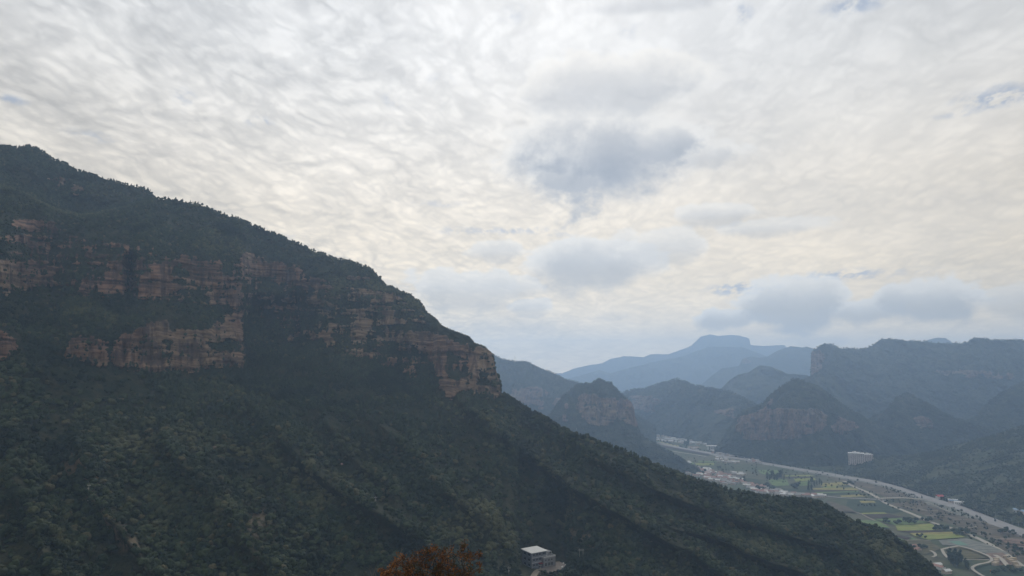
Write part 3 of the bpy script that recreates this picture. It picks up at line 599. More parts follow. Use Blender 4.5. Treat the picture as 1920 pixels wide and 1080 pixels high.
# bridge deck on piers
br = empty('bridge', tuple(floor(1690, 936, 0))); tag(br, 'low concrete bridge with piers carrying the side road to the highway', 'bridge')
Pb = catmull([floor(u, v, 6.0) for u, v in [(1650, 934.2), (1662, 933.5), (1697, 933.3), (1727, 936)]], 6); mbk = MB(); ox = Vector(br.location)
for p, q in zip(Pb[:-1], Pb[1:]):
    d = (q-p); d.z = 0; n = Vector((-d.y, d.x, 0)).normalized()*4; vs = [p-n-ox, q-n-ox, q+n-ox, p+n-ox]; lo = [v-Vector((0, 0, 1.3)) for v in vs]
    mbk.add(vs+lo, [(0, 1, 2, 3), (7, 6, 5, 4), (0, 4, 5, 1), (2, 6, 7, 3)])
mbk.build('deck', M['concrete'], br)
for i in range(2, len(Pb), 4):
    p = Pb[i]-ox; MB().box(p.x-.7, p.y-3, -.1, p.x+.7, p.y+3, p.z-1.35).build('pier', M['concrete'], br)

# ------------------------------------------------------------------ trees
def foliage(name, c1, c2, c3, scale=.5):
    def fn(t, b):
        r = t.node('ShaderNodeObjectInfo').outputs['Random']; p = t.node('ShaderNodeNewGeometry').outputs['Position']
        c = t.mix(t.mapr(r, .0, .7, smooth=False), c1, c2); c = t.mix(t.mapr(r, .84, .99, smooth=False), c, c3)
        n = t.noise(p, .014, 5, .65); c = t.mix(t.mapr(n, .5, .66), c, tuple((a*.5+b_*.5)*1.35 for a, b_ in zip(c2, c3))); n = t.noise(t.vm('ADD', p, (300, 0, 0)), .02, 5, .6); c = t.mix(t.mapr(n, .5, .64), c, tuple(x*.75 for x in c1))
        n2 = t.noise(p, 1.3, 2, .6); c = t.mix(t.m('MULTIPLY', t.mapr(n2, .45, .75), .5), c, tuple(x*.55 for x in c1))
        t.put(b.inputs['Base Color'], c)
    return mat(name, fn, .8)
M['leaf'] = foliage('forest_foliage', (.013, .026, .013), (.043, .060, .027), (.095, .086, .044)); M['leaf2'] = foliage('valley_foliage', (.020, .036, .022), (.035, .055, .028), (.05, .06, .03))
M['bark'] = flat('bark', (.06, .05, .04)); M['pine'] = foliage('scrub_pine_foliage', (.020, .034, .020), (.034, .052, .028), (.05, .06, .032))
def crown_mesh(name, seed, n, kind):
    """a crown of leaf clumps, about 1 m tall and 1 m wide, scaled when placed"""
    g = np.random.default_rng(seed); C = []
    if kind == 'round':
        lob = [(np.array([g.uniform(-.24, .24), g.uniform(-.24, .24), g.uniform(.42, .75)]), g.uniform(.17, .29)) for _ in range(7)]+[(np.array([0, 0, .55]), .33)]
    elif kind == 'poplar':
        lob = [(np.array([g.uniform(-.07, .07), g.uniform(-.07, .07), z]), .17*(1.15-abs(z-.5)*1.1)) for z in np.linspace(.2, .93, 8)]
    else:
        lob = [(np.array([g.uniform(-.18, .18)*(1.2-z), g.uniform(-.18, .18)*(1.2-z), z]), .24*(1.25-z)+.03) for z in np.linspace(.35, .92, 7)]
    V = []; Fq = []
    for c, r in lob:      # lumpy inner mass
        bm = bmesh.new(); bmesh.ops.create_icosphere(bm, subdivisions=2, radius=r*.93)
        base = len(V)
        for v in bm.verts: V.append(tuple(np.array(v.co)*(1+g.uniform(-.16, .14))*[1, 1, .85]+c))
        for f in bm.faces: Fq.append(tuple(base+v.index for v in f.verts))
        bm.free()
    tot = sum(r for _, r in lob)
    for c, r in lob:
        for _ in range(int(n*r/tot)):
            d = g.normal(size=3); d /= np.linalg.norm(d); 
            if d[2] < -.3: d[2] *= -.6
            p = c+d*r*g.uniform(.78, 1.16)*[1, 1, .88]; s = r*g.uniform(.16, .34)
            a = g.normal(size=3); a -= a.dot(d)*d*.6; a /= np.linalg.norm(a); b = np.cross(d+g.normal(size=3)*.5, a); b /= np.linalg.norm(b)
            base = len(V); V += [tuple(p-a*s), tuple(p+b*s*.8), tuple(p+a*s+d*s*.3)]; Fq.append((base, base+1, base+2))
    me = bpy.data.meshes.new(name); me.from_pydata(V, [], Fq); me.update(); return me
def trunk_mesh(name, seed):
    g = random.Random(seed); mb = MB(); a = Vector((0, 0, -.12)); r = .035
    for i in range(4):
        b = Vector((g.uniform(-.04, .04), g.uniform(-.04, .04), .15+.17*i)); mb.tube(a, b, r, r*.75, 6); a, r = b, r*.75
        if i >= 1:
            for _ in range(2): mb.tube(b, b+Vector((g.uniform(-.25, .25), g.uniform(-.25, .25), g.uniform(.1, .22))), r*.6, r*.2, 5)
    return mb.mesh(name)
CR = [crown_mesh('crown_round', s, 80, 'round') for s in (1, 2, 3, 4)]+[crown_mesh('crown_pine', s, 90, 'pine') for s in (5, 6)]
CP_ = [crown_mesh('crown_poplar', s, 150, 'poplar') for s in (8, 9)]
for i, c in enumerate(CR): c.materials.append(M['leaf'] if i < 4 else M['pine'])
CV = [c.copy() for c in CR[:4]]
for c in CV: c.materials.clear(); c.materials.append(M['leaf2'])
for c in CP_: c.materials.append(M['leaf2'])
TR = [trunk_mesh('tree_trunk', s) for s in (1, 2, 3)]
for t_ in TR: t_.materials.append(M['bark'])
protos = bpy.data.collections.new('tree_sources')
for i, c in enumerate(CR):
    o = bpy.data.objects.new('crown_source_%d' % i, c); protos.objects.link(o)
def scatter(name, pts, sc_, rot, pick, label):
    me = bpy.data.meshes.new(name); me.vertices.add(len(pts)); me.vertices.foreach_set('co', np.asarray(pts, np.float32).ravel())
    attr(me, 'sz', np.asarray(sc_, np.float32), 'FLOAT_VECTOR'); attr(me, 'rt', np.stack([np.zeros(len(pts)), np.zeros(len(pts)), rot], -1).astype(np.float32), 'FLOAT_VECTOR')
    a = me.attributes.new('pk', 'INT', 'POINT'); a.data.foreach_set('value', np.asarray(pick, np.int32))
    o = link(name, me)
    ng = bpy.data.node_groups.new(name+'_scatter', 'GeometryNodeTree'); ng.interface.new_socket('Geometry', in_out='INPUT', socket_type='NodeSocketGeometry'); ng.interface.new_socket('Geometry', in_out='OUTPUT', socket_type='NodeSocketGeometry')
    gi = ng.nodes.new('NodeGroupInput'); go = ng.nodes.new('NodeGroupOutput'); ip = ng.nodes.new('GeometryNodeInstanceOnPoints'); ci = ng.nodes.new('GeometryNodeCollectionInfo')
    ci.inputs['Collection'].default_value = protos; ci.inputs['Separate Children'].default_value = True; ci.inputs['Reset Children'].default_value = True
    def na(n, dt):
        x = ng.nodes.new('GeometryNodeInputNamedAttribute'); x.data_type = dt; x.inputs['Name'].default_value = n
        return [q for q in x.outputs if q.enabled and q.name == 'Attribute'][0]
    ip.inputs['Pick Instance'].default_value = True
    L_ = ng.links.new; L_(gi.outputs[0], ip.inputs['Points']); L_(ci.outputs[0], ip.inputs['Instance']); L_(na('pk', 'INT'), ip.inputs['Instance Index']); L_(na('rt', 'FLOAT_VECTOR'), ip.inputs['Rotation']); L_(na('sz', 'FLOAT_VECTOR'), ip.inputs['Scale']); L_(ip.outputs[0], go.inputs[0])
    md = o.modifiers.new('scatter', 'NODES'); md.node_group = ng
    return tag(o, label, kind='stuff')
def sample_sheet(name, n, thin=True, vmax=1110, urng=(-40, 1960)):
    s = SURF[name]; P = s['P']; a = P[1:, :-1]-P[:-1, :-1]; b = P[:-1, 1:]-P[:-1, :-1]; A = np.linalg.norm(np.cross(a, b), axis=-1)
    V = s['V'][:-1, :-1]; U = np.broadcast_to(s['U'][:-1, None], V.shape); rk = s['rk'][:-1, :-1]; so_ = s['so'][:-1, :-1]
    A = A*(V < vmax)*(U > urng[0])*(U < urng[1]); w_ = A*np.clip(1-1.5*rk, 0.03, 1)*(1-.45*so_)
    w_ = w_*np.clip(.55+3.4*fbm(P[:-1, :-1], 30., 4), .08, 1.3); w_ = (w_/w_.sum()).ravel()
    idx = rng.choice(w_.size, n, p=w_); i, j = np.unravel_index(idx, A.shape); f = rng.random((n, 1)); g = rng.random((n, 1))
    Q = P[i, j]*(1-f)*(1-g)+P[i+1, j]*f*(1-g)+P[i, j+1]*(1-f)*g+P[i+1, j+1]*f*g
    return Q, U[i, j], V[i, j]
N1 = 62000
Q, Uq, Vq = sample_sheet('mountain_main', N1)
# trees standing right along the skyline
s1 = SURF['mountain_main']; ci_ = rng.integers(30, len(s1['U'])-1, 1500); Qc = s1['P'][ci_, rng.integers(s1['n']-4, s1['n'], 1500)]
Q = np.concatenate([Q, Qc]); Uq = np.concatenate([Uq, s1['U'][ci_]]); Vq = np.concatenate([Vq, s1['vc'][ci_]]); n = len(Q); up = Vq < np.interp(Uq, [0, 300, 700, 950, 1300, 1700], [690, 700, 740, 760, 905, 1000])
wd = np.where(up, rng.uniform(1.8, 4.4, n), rng.uniform(2.2, 6.8, n)*np.where(rng.random(n) < .5, .5, 1)); ht_ = wd*rng.uniform(.75, 1.25, n); wd[N1:] = rng.uniform(1.5, 3.6, 1500); ht_[N1:] = rng.uniform(1.8, 4.6, 1500)
bare = (Vq < 665) & (Uq > 800) & (Uq < 945); wd[bare] *= .45; ht_[bare] *= .4
pk = np.where(rng.random(n) < np.where(up, .5, .18)+.6*smooth(Uq, 180, 300)*smooth(Vq, 640, 700)*(1-smooth(Vq-np.clip(Uq-500, 0, 600)*.05, 770, 850))*(Uq < 900), rng.integers(4, 6, n), rng.integers(0, 4, n)); pku, pkv = proj(Q)  # extra dark pines below the cliffs, their colour standing in for shade there
clear = [[(972, 1022), (1060, 1030), (1068, 1066), (1050, 1082), (1020, 1096), (975, 1098)]]
ok = np.ones(n, bool)
for c in clear: ok &= ~inpoly(pku, pkv, c)
Q, wd, ht_, pk, pku, pkv = Q[ok], wd[ok], ht_[ok], pk[ok], pku[ok], pkv[ok]; dist = np.linalg.norm(Q-[0, 0, CAMZ], axis=1)
# the largest trees in view become individuals
inview = (pkv < 1080) & (pku > 2) & (pku < 1918); size = wd/dist*inview; big = np.argsort(-size)[:150]; isbig = np.zeros(len(Q), bool); isbig[big] = True
Qs = Q.copy(); Qs[:, 2] -= ht_*.12; rest = ~isbig
rotz = rng.uniform(0, 6.28, len(Q))
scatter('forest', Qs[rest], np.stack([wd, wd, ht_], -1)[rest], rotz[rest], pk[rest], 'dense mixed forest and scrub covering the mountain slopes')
marks = [((300, 1068), 'near the pinkish boulder'), ((800, 1050), 'behind the orange autumn tree'), ((1010, 1050), 'near the grey house with the white roof'), ((165, 925), 'near the white utility pole on the open slope'), ((560, 1040), 'in the ravine left of the autumn tree'), ((1350, 1050), 'on the lower spur facing the valley'), ((40, 1060), 'in the lower corner of the forested slope')]
def plant(name, base, w_, h_, rz, crown, trunk, label, cat, group):
    t = empty(name, base, rz); tag(t, label, cat, group); c = link('crown', crown, t); c.scale = (w_, w_, h_); k = link('trunk', trunk, t); k.scale = (w_, w_, h_*1.0); return t
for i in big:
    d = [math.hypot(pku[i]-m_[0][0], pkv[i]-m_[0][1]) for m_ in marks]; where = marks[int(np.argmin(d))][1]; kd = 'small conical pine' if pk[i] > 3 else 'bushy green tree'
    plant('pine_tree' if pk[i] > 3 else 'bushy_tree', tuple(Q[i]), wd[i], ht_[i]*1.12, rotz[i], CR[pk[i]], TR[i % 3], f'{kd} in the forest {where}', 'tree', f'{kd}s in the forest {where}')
for nm, cnt, lo, hi, lab in (('hill_butte', 5200, 3.5, 7, 'trees and scrub covering the butte'), ('hill_cliff', 8000, 3.5, 7.5, 'woodland round the pink cliffs'), ('hill_terrace', 9000, 2.5, 6.5, 'scrub and hedges on the terraces'), ('hill_tower', 6000, 4, 8, 'woodland on the mast hill'), ('hill_spur', 4500, 4, 9, 'woodland on the dark spur'), ('hill_right', 4000, 4, 9, 'woodland on the dark shoulder'), ('hill_low', 7000, 5, 11, 'woodland on the low blue hills'), ('mountain_table', 9000, 5, 11, 'woodland on the table mountain')):
    q, uu, vv = sample_sheet(nm, cnt); k = len(q); w2 = rng.uniform(lo, hi, k); q[:, 2] -= w2*.15
    s_ = SURF[nm]; e = 260; ce = rng.integers(0, len(s_['U']), e); q = np.concatenate([q, s_['P'][ce, -1]]); w2 = np.concatenate([w2, rng.uniform(lo*.7, hi*.75, e)]); k += e
    scatter('woodland', q, np.stack([w2, w2, w2*rng.uniform(.6, 1.0, k)], -1), rng.uniform(0, 6.28, k), rng.integers(0, 6, k), lab)

# ------------------------------------------------------------------ valley trees
VT = [((1308, 1324), (886, 890), 4, 13, 'r', 'beside the two white tents'), ((1437, 1470), (893, 902), 12, 17, 'p', 'in the dark plantation below the highway'), ((1484, 1501), (910, 918), 5, 13, 'r', 'beside the yellow strips'), ((1517, 1541), (905, 913), 7, 14, 'p', 'at the end of the yellow field'),
      ((1513, 1522), (918, 925), 3, 14, 'p', 'by the side road'), ((1418, 1452), (912, 921), 8, 12, 'r', 'behind the village'), ((1388, 1400), (899, 905), 3, 12, 'r', 'behind the village'), ((1608, 1642), (948, 953), 7, 6, 'r', 'in the dark planted field'), ((1654, 1668), (976, 982), 4, 8, 'r', 'along the village path'),
      ((1680, 1722), (978, 984), 12, 9, 'r', 'along the top of the green field'), ((1729, 1746), (975, 981), 4, 9, 'r', 'beside the narrow pale road'), ((1752, 1778), (989, 996), 9, 8, 'r', 'between the two yellow-green fields'), ((1790, 1812), (997, 1004), 10, 9, 'r', 'clumped beside the narrow pale road'),
      ((1716, 1736), (1004, 1010), 5, 6, 'r', 'in the yellow-green field'), ((1612, 1632), (929, 935), 4, 7, 'r', 'where the roads meet'), ((1583, 1600), (907, 911), 5, 8, 'r', 'at the upper end of the pale road'), ((1702, 1738), (1026, 1034), 9, 7, 'r', 'round the farm buildings'),
      ((1782, 1801), (1056, 1062), 9, 17, 'p', 'standing tall beside the park lawn'), ((1808, 1818), (1064, 1070), 3, 13, 'p', 'beside the curving park path'), ((1872, 1902), (992, 1003), 6, 9, 'r', 'beside the far end of the highway'), ((1900, 1918), (1020, 1052), 6, 8, 'r', 'right of the pale road'), ((1284, 1292), (829, 840), 6, 22, 'p', 'in front of the far hamlet'), ((1862, 1916), (1068, 1082), 8, 8, 'r', 'below the sandy beds'), ((1345, 1362), (878, 888), 5, 9, 'r', 'round the village edge')]
def valley_tree(u, v, h, kind, where):
    p = floor(u, v, 0); h = h*random.uniform(.75, 1.2)
    if kind == 'p': plant('poplar_tree', tuple(p), h*random.uniform(.75, .95), h, random.uniform(0, 6), random.choice(CP_), random.choice(TR), f'tall narrow dark tree {where}', 'tree', f'tall trees {where}')
    else: plant('broadleaf_tree', tuple(p), h*random.uniform(.8, 1.15), h*.95, random.uniform(0, 6), random.choice(CV), random.choice(TR), f'rounded dark green tree {where}', 'tree', f'rounded trees {where}')
for (ua, ub), (va, vb_), k, h, kd, wh in VT:
    for i in range(k):
        f = (i+.5)/k; valley_tree(ua+(ub-ua)*f+random.uniform(-2, 2), va+(vb_-va)*random.random(), h, kd, wh)
# a loose mass of roadside and hedge trees along the highway foot, too many and small to count
hp = []
for i in range(0, len(HW)-1):
    p, q = HW[i], HW[i+1]; d = (q-p); L_ = d.length; n_ = Vector((-d.y, d.x, 0)).normalized()
    if n_.y < 0: n_ = -n_
    for _ in range(int(L_/4.5)):
        hp.append(p+d*random.random()+n_*random.uniform(13, 34)); 
for _ in range(900):
    u = random.uniform(1260, 1920); v = np.interp(u, [1260, 1400, 1560, 1750, 1920], [860, 878, 905, 960, 1040])+random.gauss(0, 10)
    if random.random() < .45: hp.append(Vector(floor(u, v, 0)))
hp = np.array([tuple(p) for p in hp]); hp[:, 2] = -.3; k = len(hp); w2 = rng.uniform(2.5, 6.5, k)
scatter('hedgerow', hp, np.stack([w2, w2, w2*rng.uniform(.7, 1.3, k)], -1), rng.uniform(0, 6.28, k), rng.integers(0, 6, k), 'hedges and bushes scattered along the highway and field edges')

# ------------------------------------------------------------------ villages
WALL = {k: flat('wall_'+k, c, .9, .1, .3) for k, c in dict(white=(.72, .70, .67), tan=(.55, .46, .39), grey=(.45, .44, .42)).items()}
ROOF = {k: flat('roof_'+k, c, .85, .18, .8) for k, c in dict(red=(.33, .20, .165), grey=(.32, .31, .30), pale=(.66, .65, .62), blue=(.22, .30, .40)).items()}
M['glass'] = flat('dark_window_glass', (.03, .035, .045), .25)
def house_mesh(kind, wall, roof):
    w_, d_, h_ = dict(cottage=(10, 6.5, 3.4), long=(16, 7, 3.6), block=(11, 9, 7.0))[kind]; mb = MB(); mb.box(-w_/2, -d_/2, -1, w_/2, d_/2, h_); nf = len(mb.f)
    if kind == 'block':
        for a in ((-w_/2-.2, -d_/2-.2, w_/2+.2, -d_/2+.15), (-w_/2-.2, d_/2-.15, w_/2+.2, d_/2+.2), (-w_/2-.2, -d_/2+.16, -w_/2+.15, d_/2-.16), (w_/2-.15, -d_/2+.16, w_/2+.2, d_/2-.16)): mb.box(a[0], a[1], h_+.01, a[2], a[3], h_+.8)
        mb.box(-w_/2+.16, -d_/2+.16, h_+.02, w_/2-.16, d_/2-.16, h_+.2)
    else: mb.gable(-w_/2, -d_/2, w_/2, d_/2, h_+.02, 1.9, .5, .2)
    nr = len(mb.f); n = max(2, int(w_/3.2))
    for z in ([1.0] if kind != 'block' else [1.0, 4.3]):
        for i in range(n):
            x = -w_/2+(i+.5)*w_/n; mb.box(x-.6, -d_/2-.05, z, x+.6, -d_/2+.02, z+1.4)
    me = mb.mesh('house'); me.materials.append(WALL[wall]); me.materials.append(ROOF[roof]); me.materials.append(M['glass'])
    for i, f in enumerate(me.polygons): f.material_index = 0 if i < nf else (1 if i < nr else 2)
    return me
HM = {}
def village(polys, count, mind, angle, where, kinds, roofs, zoff=0, gap=None):
    placed = []; tries = 0
    while len(placed) < count and tries < count*60:
        tries += 1; pg = random.choice(polys); p_ = np.array(pg); u = random.uniform(p_[:, 0].min(), p_[:, 0].max()); v = random.uniform(p_[:, 1].min(), p_[:, 1].max())
        if not inpoly(np.array([u]), np.array([v]), pg)[0]: continue
        q = floor(u, v, 0)
        if any((q[0]-a[0])**2+(q[1]-a[1])**2 < mind**2 for a in placed): continue
        placed.append(q); kd = random.choice(kinds); rf = random.choice(roofs); wl = random.choice(['white', 'tan', 'tan', 'grey']); key = (kd, wl, rf)
        if key not in HM: HM[key] = house_mesh(*key)
        o = link('house', HM[key]); o.location = q; o.rotation_euler = (0, 0, angle+random.choice([0, 0, 0, math.pi/2])+random.gauss(0, .06))
        kn = dict(cottage='small', long='long', block='flat-roofed two-storey')[kd]; rn = dict(red='red-brown', grey='grey', pale='pale', blue='blue')[rf]
        tag(o, f'{kn} {wl} house with {rn} roof {where}', 'house', f'{kn} {wl} houses with {rn} roofs {where}')
village([[(1262, 881), (1312, 877), (1342, 885), (1384, 896), (1398, 908), (1360, 909), (1300, 892)], [(1384, 903), (1421, 911), (1440, 915), (1466, 921), (1472, 930), (1420, 925)]], 120, 10.5, R(-32), 'in the village behind the wooded ridge', ['cottage', 'cottage', 'long'], ['red', 'red', 'grey', 'pale'])
village([[(1466, 924), (1500, 927), (1545, 930), (1545, 934), (1500, 932), (1470, 929)]], 16, 11, R(-10), 'along the village end of side road', ['cottage', 'long'], ['grey', 'pale', 'red'])
village([[(1214, 817.5), (1250, 819), (1290, 826), (1325, 833), (1322, 836), (1283, 832), (1250, 829), (1230, 826)]], 62, 17, R(-25), 'in the far hamlet', ['cottage', 'long', 'block'], ['pale', 'grey', 'pale'])
village([[(1198, 810), (1212, 815), (1222, 820), (1214, 820)]], 8, 17, R(-30), 'where the valley narrows', ['long', 'block'], ['pale'])
village([[(1335, 846), (1360, 852), (1358, 855), (1338, 851)], [(1400, 862), (1425, 866), (1424, 869), (1402, 866)]], 22, 13, R(-15), 'in the cluster between hamlet and cliffs', ['cottage', 'long', 'block'], ['pale', 'grey', 'red'])
village([[(1340, 860), (1378, 866), (1385, 869), (1350, 868)], [(1355, 852), (1400, 857), (1398, 859), (1360, 856)], [(1290, 842), (1310, 843), (1308, 846)]], 26, 16, R(-15), 'along the highway opposite the cliffs', ['cottage', 'block', 'long'], ['pale', 'grey', 'pale'])
village([[(1370, 886), (1392, 889), (1396, 893), (1372, 889)]], 11, 13, R(-18), 'in the group above the dark plantation', ['cottage', 'long'], ['pale', 'grey'])
village([[(1278, 865), (1300, 868), (1298, 870), (1276, 868)], [(1318, 880), (1330, 880), (1330, 882), (1318, 882)]], 6, 14, R(-10), 'at the edge of the light green field', ['cottage'], ['pale'])
village([[(1708, 1026), (1725, 1030), (1722, 1036), (1706, 1034)], [(1752, 1060), (1764, 1064), (1776, 1076), (1762, 1072)]], 6, 11, R(20), 'among the trees by the hooked path', ['cottage', 'long'], ['red', 'pale'])
village([[(1786, 940), (1800, 945), (1798, 947), (1788, 943)], [(1902, 957), (1925, 962), (1925, 965), (1903, 960)]], 7, 12, R(-20), 'below the terraces beyond the highway', ['long'], ['pale', 'blue', 'grey'], 0)
for o in [o for o in bpy.data.objects if o.get('label', '').endswith('beyond the highway') and o.get('category') == 'house']: 
    u, v = proj(np.array(o.location)); o.location = surf('hill_terrace', float(u), float(v))
def rz_at(P, dx=0): return 0
# two white tents
for i, u in enumerate((1325.5, 1333)):
    p = floor(u, 883.5, 0); mb = MB(); s = 5.5-i; mb.add([(-s, -s, 0), (s, -s, 0), (s, s, 0), (-s, s, 0), (-s, -s, 2.5), (s, -s, 2.5), (s, s, 2.5), (-s, s, 2.5), (0, 0, 8)], [(0, 1, 5, 4), (1, 2, 6, 5), (2, 3, 7, 6), (3, 0, 4, 7), (4, 5, 8), (5, 6, 8), (6, 7, 8), (7, 4, 8)])
    o = mb.build('tent', flat('white_canvas', (.82, .82, .80))); o.location = p; tag(o, ['larger white peaked tent at the edge of the village', 'smaller white peaked tent next to the larger one'][i], 'tent')
# red pavilion by the highway
p = surf('hill_terrace', 1762, 934); o = empty('pavilion', tuple(p)); tag(o, 'small red and white pavilion on the far side of the highway', 'pavilion')
MB().box(-6, -4, -1, 6, 4, 3.5).build('wall', WALL['white'], o); MB().gable(-6, -4, 6, 4, 3.52, 3, .8, .3).build('roof', flat('bright_red_roof', (.5, .09, .08)), o)
# sandy building footings in the park
for i, (u, v, w_) in enumerate([(1868, 1047, 9), (1868, 1050.2, 8), (1867, 1053.4, 9), (1865.5, 1056, 9), (1892, 1047, 8), (1896, 1050, 8), (1902, 1054, 8), (1908, 1060.5, 8), (1900, 1046, 9), (1886, 1043, 8)]):
    p = floor(u, v, 4.05); mb = MB(); mb.box(-w_*.38, -2.2, -3.8, w_*.38, 2.2, .5); mb.box(-w_*.38+.4, -1.8, .51, w_*.38-.4, 1.8, .7); o = mb.build('planting_bed', flat('pale_sand', (.46, .38, .28)) if i == 0 else bpy.data.materials['pale_sand']); o.location = p; o.rotation_euler = (0, 0, R(3))
    tag(o, 'raised sandy bed with a pale rim in the park beside the broad walk', 'planting bed', 'raised sandy beds in the park')
# orange billboard
p = floor(1860, 1078, 0); o = empty('billboard', tuple(p)); tag(o, 'orange signboard standing in the grass near the park path', 'signboard')
MB().box(-2.2, -.1, 3, 2.2, .1, 6).build('board', flat('orange_paint', (.45, .20, .05)), o)
for x in (-1.6, 1.6): MB().box(x-.1, .11, -.2, x+.1, .3, 3.5).build('post', WALL['grey'], o)

# ------------------------------------------------------------------ poles and masts
M['metal'] = flat('galvanised_metal', (.30, .31, .31), .5); M['polew'] = flat('pale_concrete_pole', (.33, .32, .30))
lamp0 = None; ORD = 'first second third fourth fifth sixth seventh eighth ninth tenth eleventh twelfth thirteenth fourteenth fifteenth sixteenth seventeenth eighteenth nineteenth twentieth twenty-first twenty-second twenty-third twenty-fourth twenty-fifth twenty-sixth'.split()
for i in range(1, 27):
    f = .36+.6*i/27; j = int(f*(len(HW)-1)); p = HW[j]; d = (HW[j+1]-HW[j]); n_ = Vector((-d.y, d.x, 0)).normalized()*9.3; q = p+n_
    if lamp0 is None:
        t = empty('street_lamp', (0, 0, 0)); MB().tube((0, 0, -2), (0, 0, 10), .28, .16, 6).build('pole', M['metal'], t); MB().tube((0, 0, 9.8), (1.9, 0, 10.5), .12, .1, 5).build('arm', M['metal'], t); MB().box(1.8, -.25, 10.35, 2.9, .25, 10.6).build('lamp_head', M['polew'], t); lamp0 = t
    else:
        t = lamp0.copy(); COL.objects.link(t)
        for ch in list(lamp0.children):
            c = ch.copy(); COL.objects.link(c); c.parent = t
    t.location = (q.x, q.y, 2.2); t.rotation_euler = (0, 0, math.atan2(-n_.y, -n_.x)); tag(t, f'{ORD[i-1]} street lamp along the highway, counted from the far end of the valley', 'street lamp', 'street lamps along the highway')
def upole(u, v, h, label, double=False):
    p = surf('mountain_main', u, v); t = empty('utility_pole', tuple(p)); tag(t, label, 'utility pole'); xs = (-1.3, 1.3) if double else (0,)
    for x in xs: MB().tube((x, 0, -1), (x, 0, h), .15, .10, 7).build('pole', M['polew'], t)
    MB().box(-2.1 if double else -1, -.1, h-1.2, 2.1 if double else 1, .1, h-.95).build('crossarm', M['metal'], t)
    for x in (-.9, 0, .9): MB().tube((x*(1.8 if double else 1), 0, h-.94), (x*(1.8 if double else 1), 0, h-.4), .1, .06, 5).build('insulator', M['polew'], t)
    if not double: MB().box(-.35, -.5, h-3.2, .35, -.2, h-2.2).build('transformer', M['polew'], t)
upole(165, 936, 8.5, 'white utility pole on the bare strip of the slope'); upole(704, 950, 7.0, 'lone pale utility pole among the trees above the autumn tree')
upole(1090, 1050, 8.0, 'double utility pole standing right of the grey house', True); upole(1013, 1078, 7.5, 'utility pole in front of the grey house yard'); upole(954, 1080, 6.0, 'short utility pole in the trees left of the grey house')
def lattice(p, h, wb, label):
    t = empty('lattice_mast', tuple(p)); tag(t, label, 'mast'); mb = MB(); c = [(-1, -1), (1, -1), (1, 1), (-1, 1)]; n = 6
    for x, y in c: MB().tube((x*wb, y*wb, -2), (x*wb*.25, y*wb*.25, h), h*.012, h*.008, 5).build('leg', M['metal'], t)
    for k in range(n):
        z0, z1 = h*k/n, h*(k+1)/n; a, b = wb*(1-.75*z0/h), wb*(1-.75*z1/h)
        for i in range(4):
            x0, y0 = c[i]; x1, y1 = c[(i+1) % 4]; mb.tube((x0*a, y0*a, z0), (x1*b, y1*b, z1), h*.005, h*.005, 4)
    mb.build('bracing', M['metal'], t); MB().box(-wb*.9, -.3, h*.62, wb*.9, .3, h*.645).build('platform', M['metal'], t)
    MB().tube((0, 0, h*.98), (0, 0, h*1.1), h*.008, h*.004, 5).build('antenna', M['metal'], t)
s2 = SURF['hill_tower']; lattice(surf('hill_tower', 965.5, 679), 24, 1.6, 'thin lattice mast on the hazy ridge behind the headland')
lattice(surf('hill_butte', 1081, 818), 22, 2.2, 'power pylon at the foot of the butte')

# ------------------------------------------------------------------ apartment block
p = surf('hill_terrace', 1611, 871); k = math.hypot(p.x, p.y)/F*.98; ap = empty('apartment_block', tuple(p), -math.atan2(p.x, p.y)); tag(ap, 'large pinkish white apartment block standing alone below the cliffs', 'building')
M['apt'] = flat('pinkish_render', (.66, .56, .51), .9, .06, .2); M['aptw'] = flat('white_trim', (.75, .73, .71), .9)
W1, D1, H1 = 25*k, 12*k, 18*k; X0 = -16.5*k
MB().box(X0, 0, -6, X0+W1, D1, H1).build('wall', M['apt'], ap); MB().box(X0-.4, -.4, H1+.01, X0+W1+.4, D1+.4, H1+1.0).build('parapet', M['aptw'], ap); MB().box(X0+6*k, 3*k, H1+1.01, X0+18*k, 9*k, H1+2*k).build('roof', M['aptw'], ap); MB().box(X0+9*k, 4*k, H1+2*k+.01, X0+13*k, 8*k, H1+3.2*k).build('stair_tower', M['aptw'], ap)
fl_, bays = 9, 8; fh = H1/fl_; wm = MB().box(0, -.25, 0, W1/bays*.72, .1, fh*.48).mesh('window'); wm.materials.append(M['glass']); sm_ = MB().box(0, -.5, 0, W1-.4, .05, .45).mesh('floor_band'); sm_.materials.append(M['aptw'])
for f in range(fl_):
    for b_ in range(bays):
        o = link('window', wm, ap); o.location = (X0+(b_+.14)*W1/bays, 0, f*fh+fh*.32)
    if f: o = link('floor_band', sm_, ap); o.location = (X0+.2, 0, f*fh)
wg = MB(); a0 = R(38); ca, sa = math.cos(a0), math.sin(a0); L2, Dw, H2 = 17*k, 9*k, 16.5*k; bx0, by0 = X0+W1+.3, 1.5*k
def wing(x0, y0, z0, x1, y1, z1):
    m_ = MB().box(x0, y0, z0, x1, y1, z1); m_.v = [(bx0+x*ca-y*sa, by0+x*sa+y*ca, z) for x, y, z in m_.v]; return m_
wing(0, 0, -6, L2, Dw, H2).build('wing', M['apt'], ap); wing(-.3, -.3, H2+.01, L2+.3, Dw+.3, H2+.9).build('parapet', M['aptw'], ap); wing(6*k, 2*k, H2+.91, 10*k, 5*k, H2+2.5*k).build('stair_tower', M['aptw'], ap)
for f in range(9):
    for b_ in range(5): wing((b_+.15)*L2/5, -.25, f*H2/9+.8, (b_+.85)*L2/5, .05, f*H2/9+.8+H2/9*.48).build('window', M['glass'], ap)
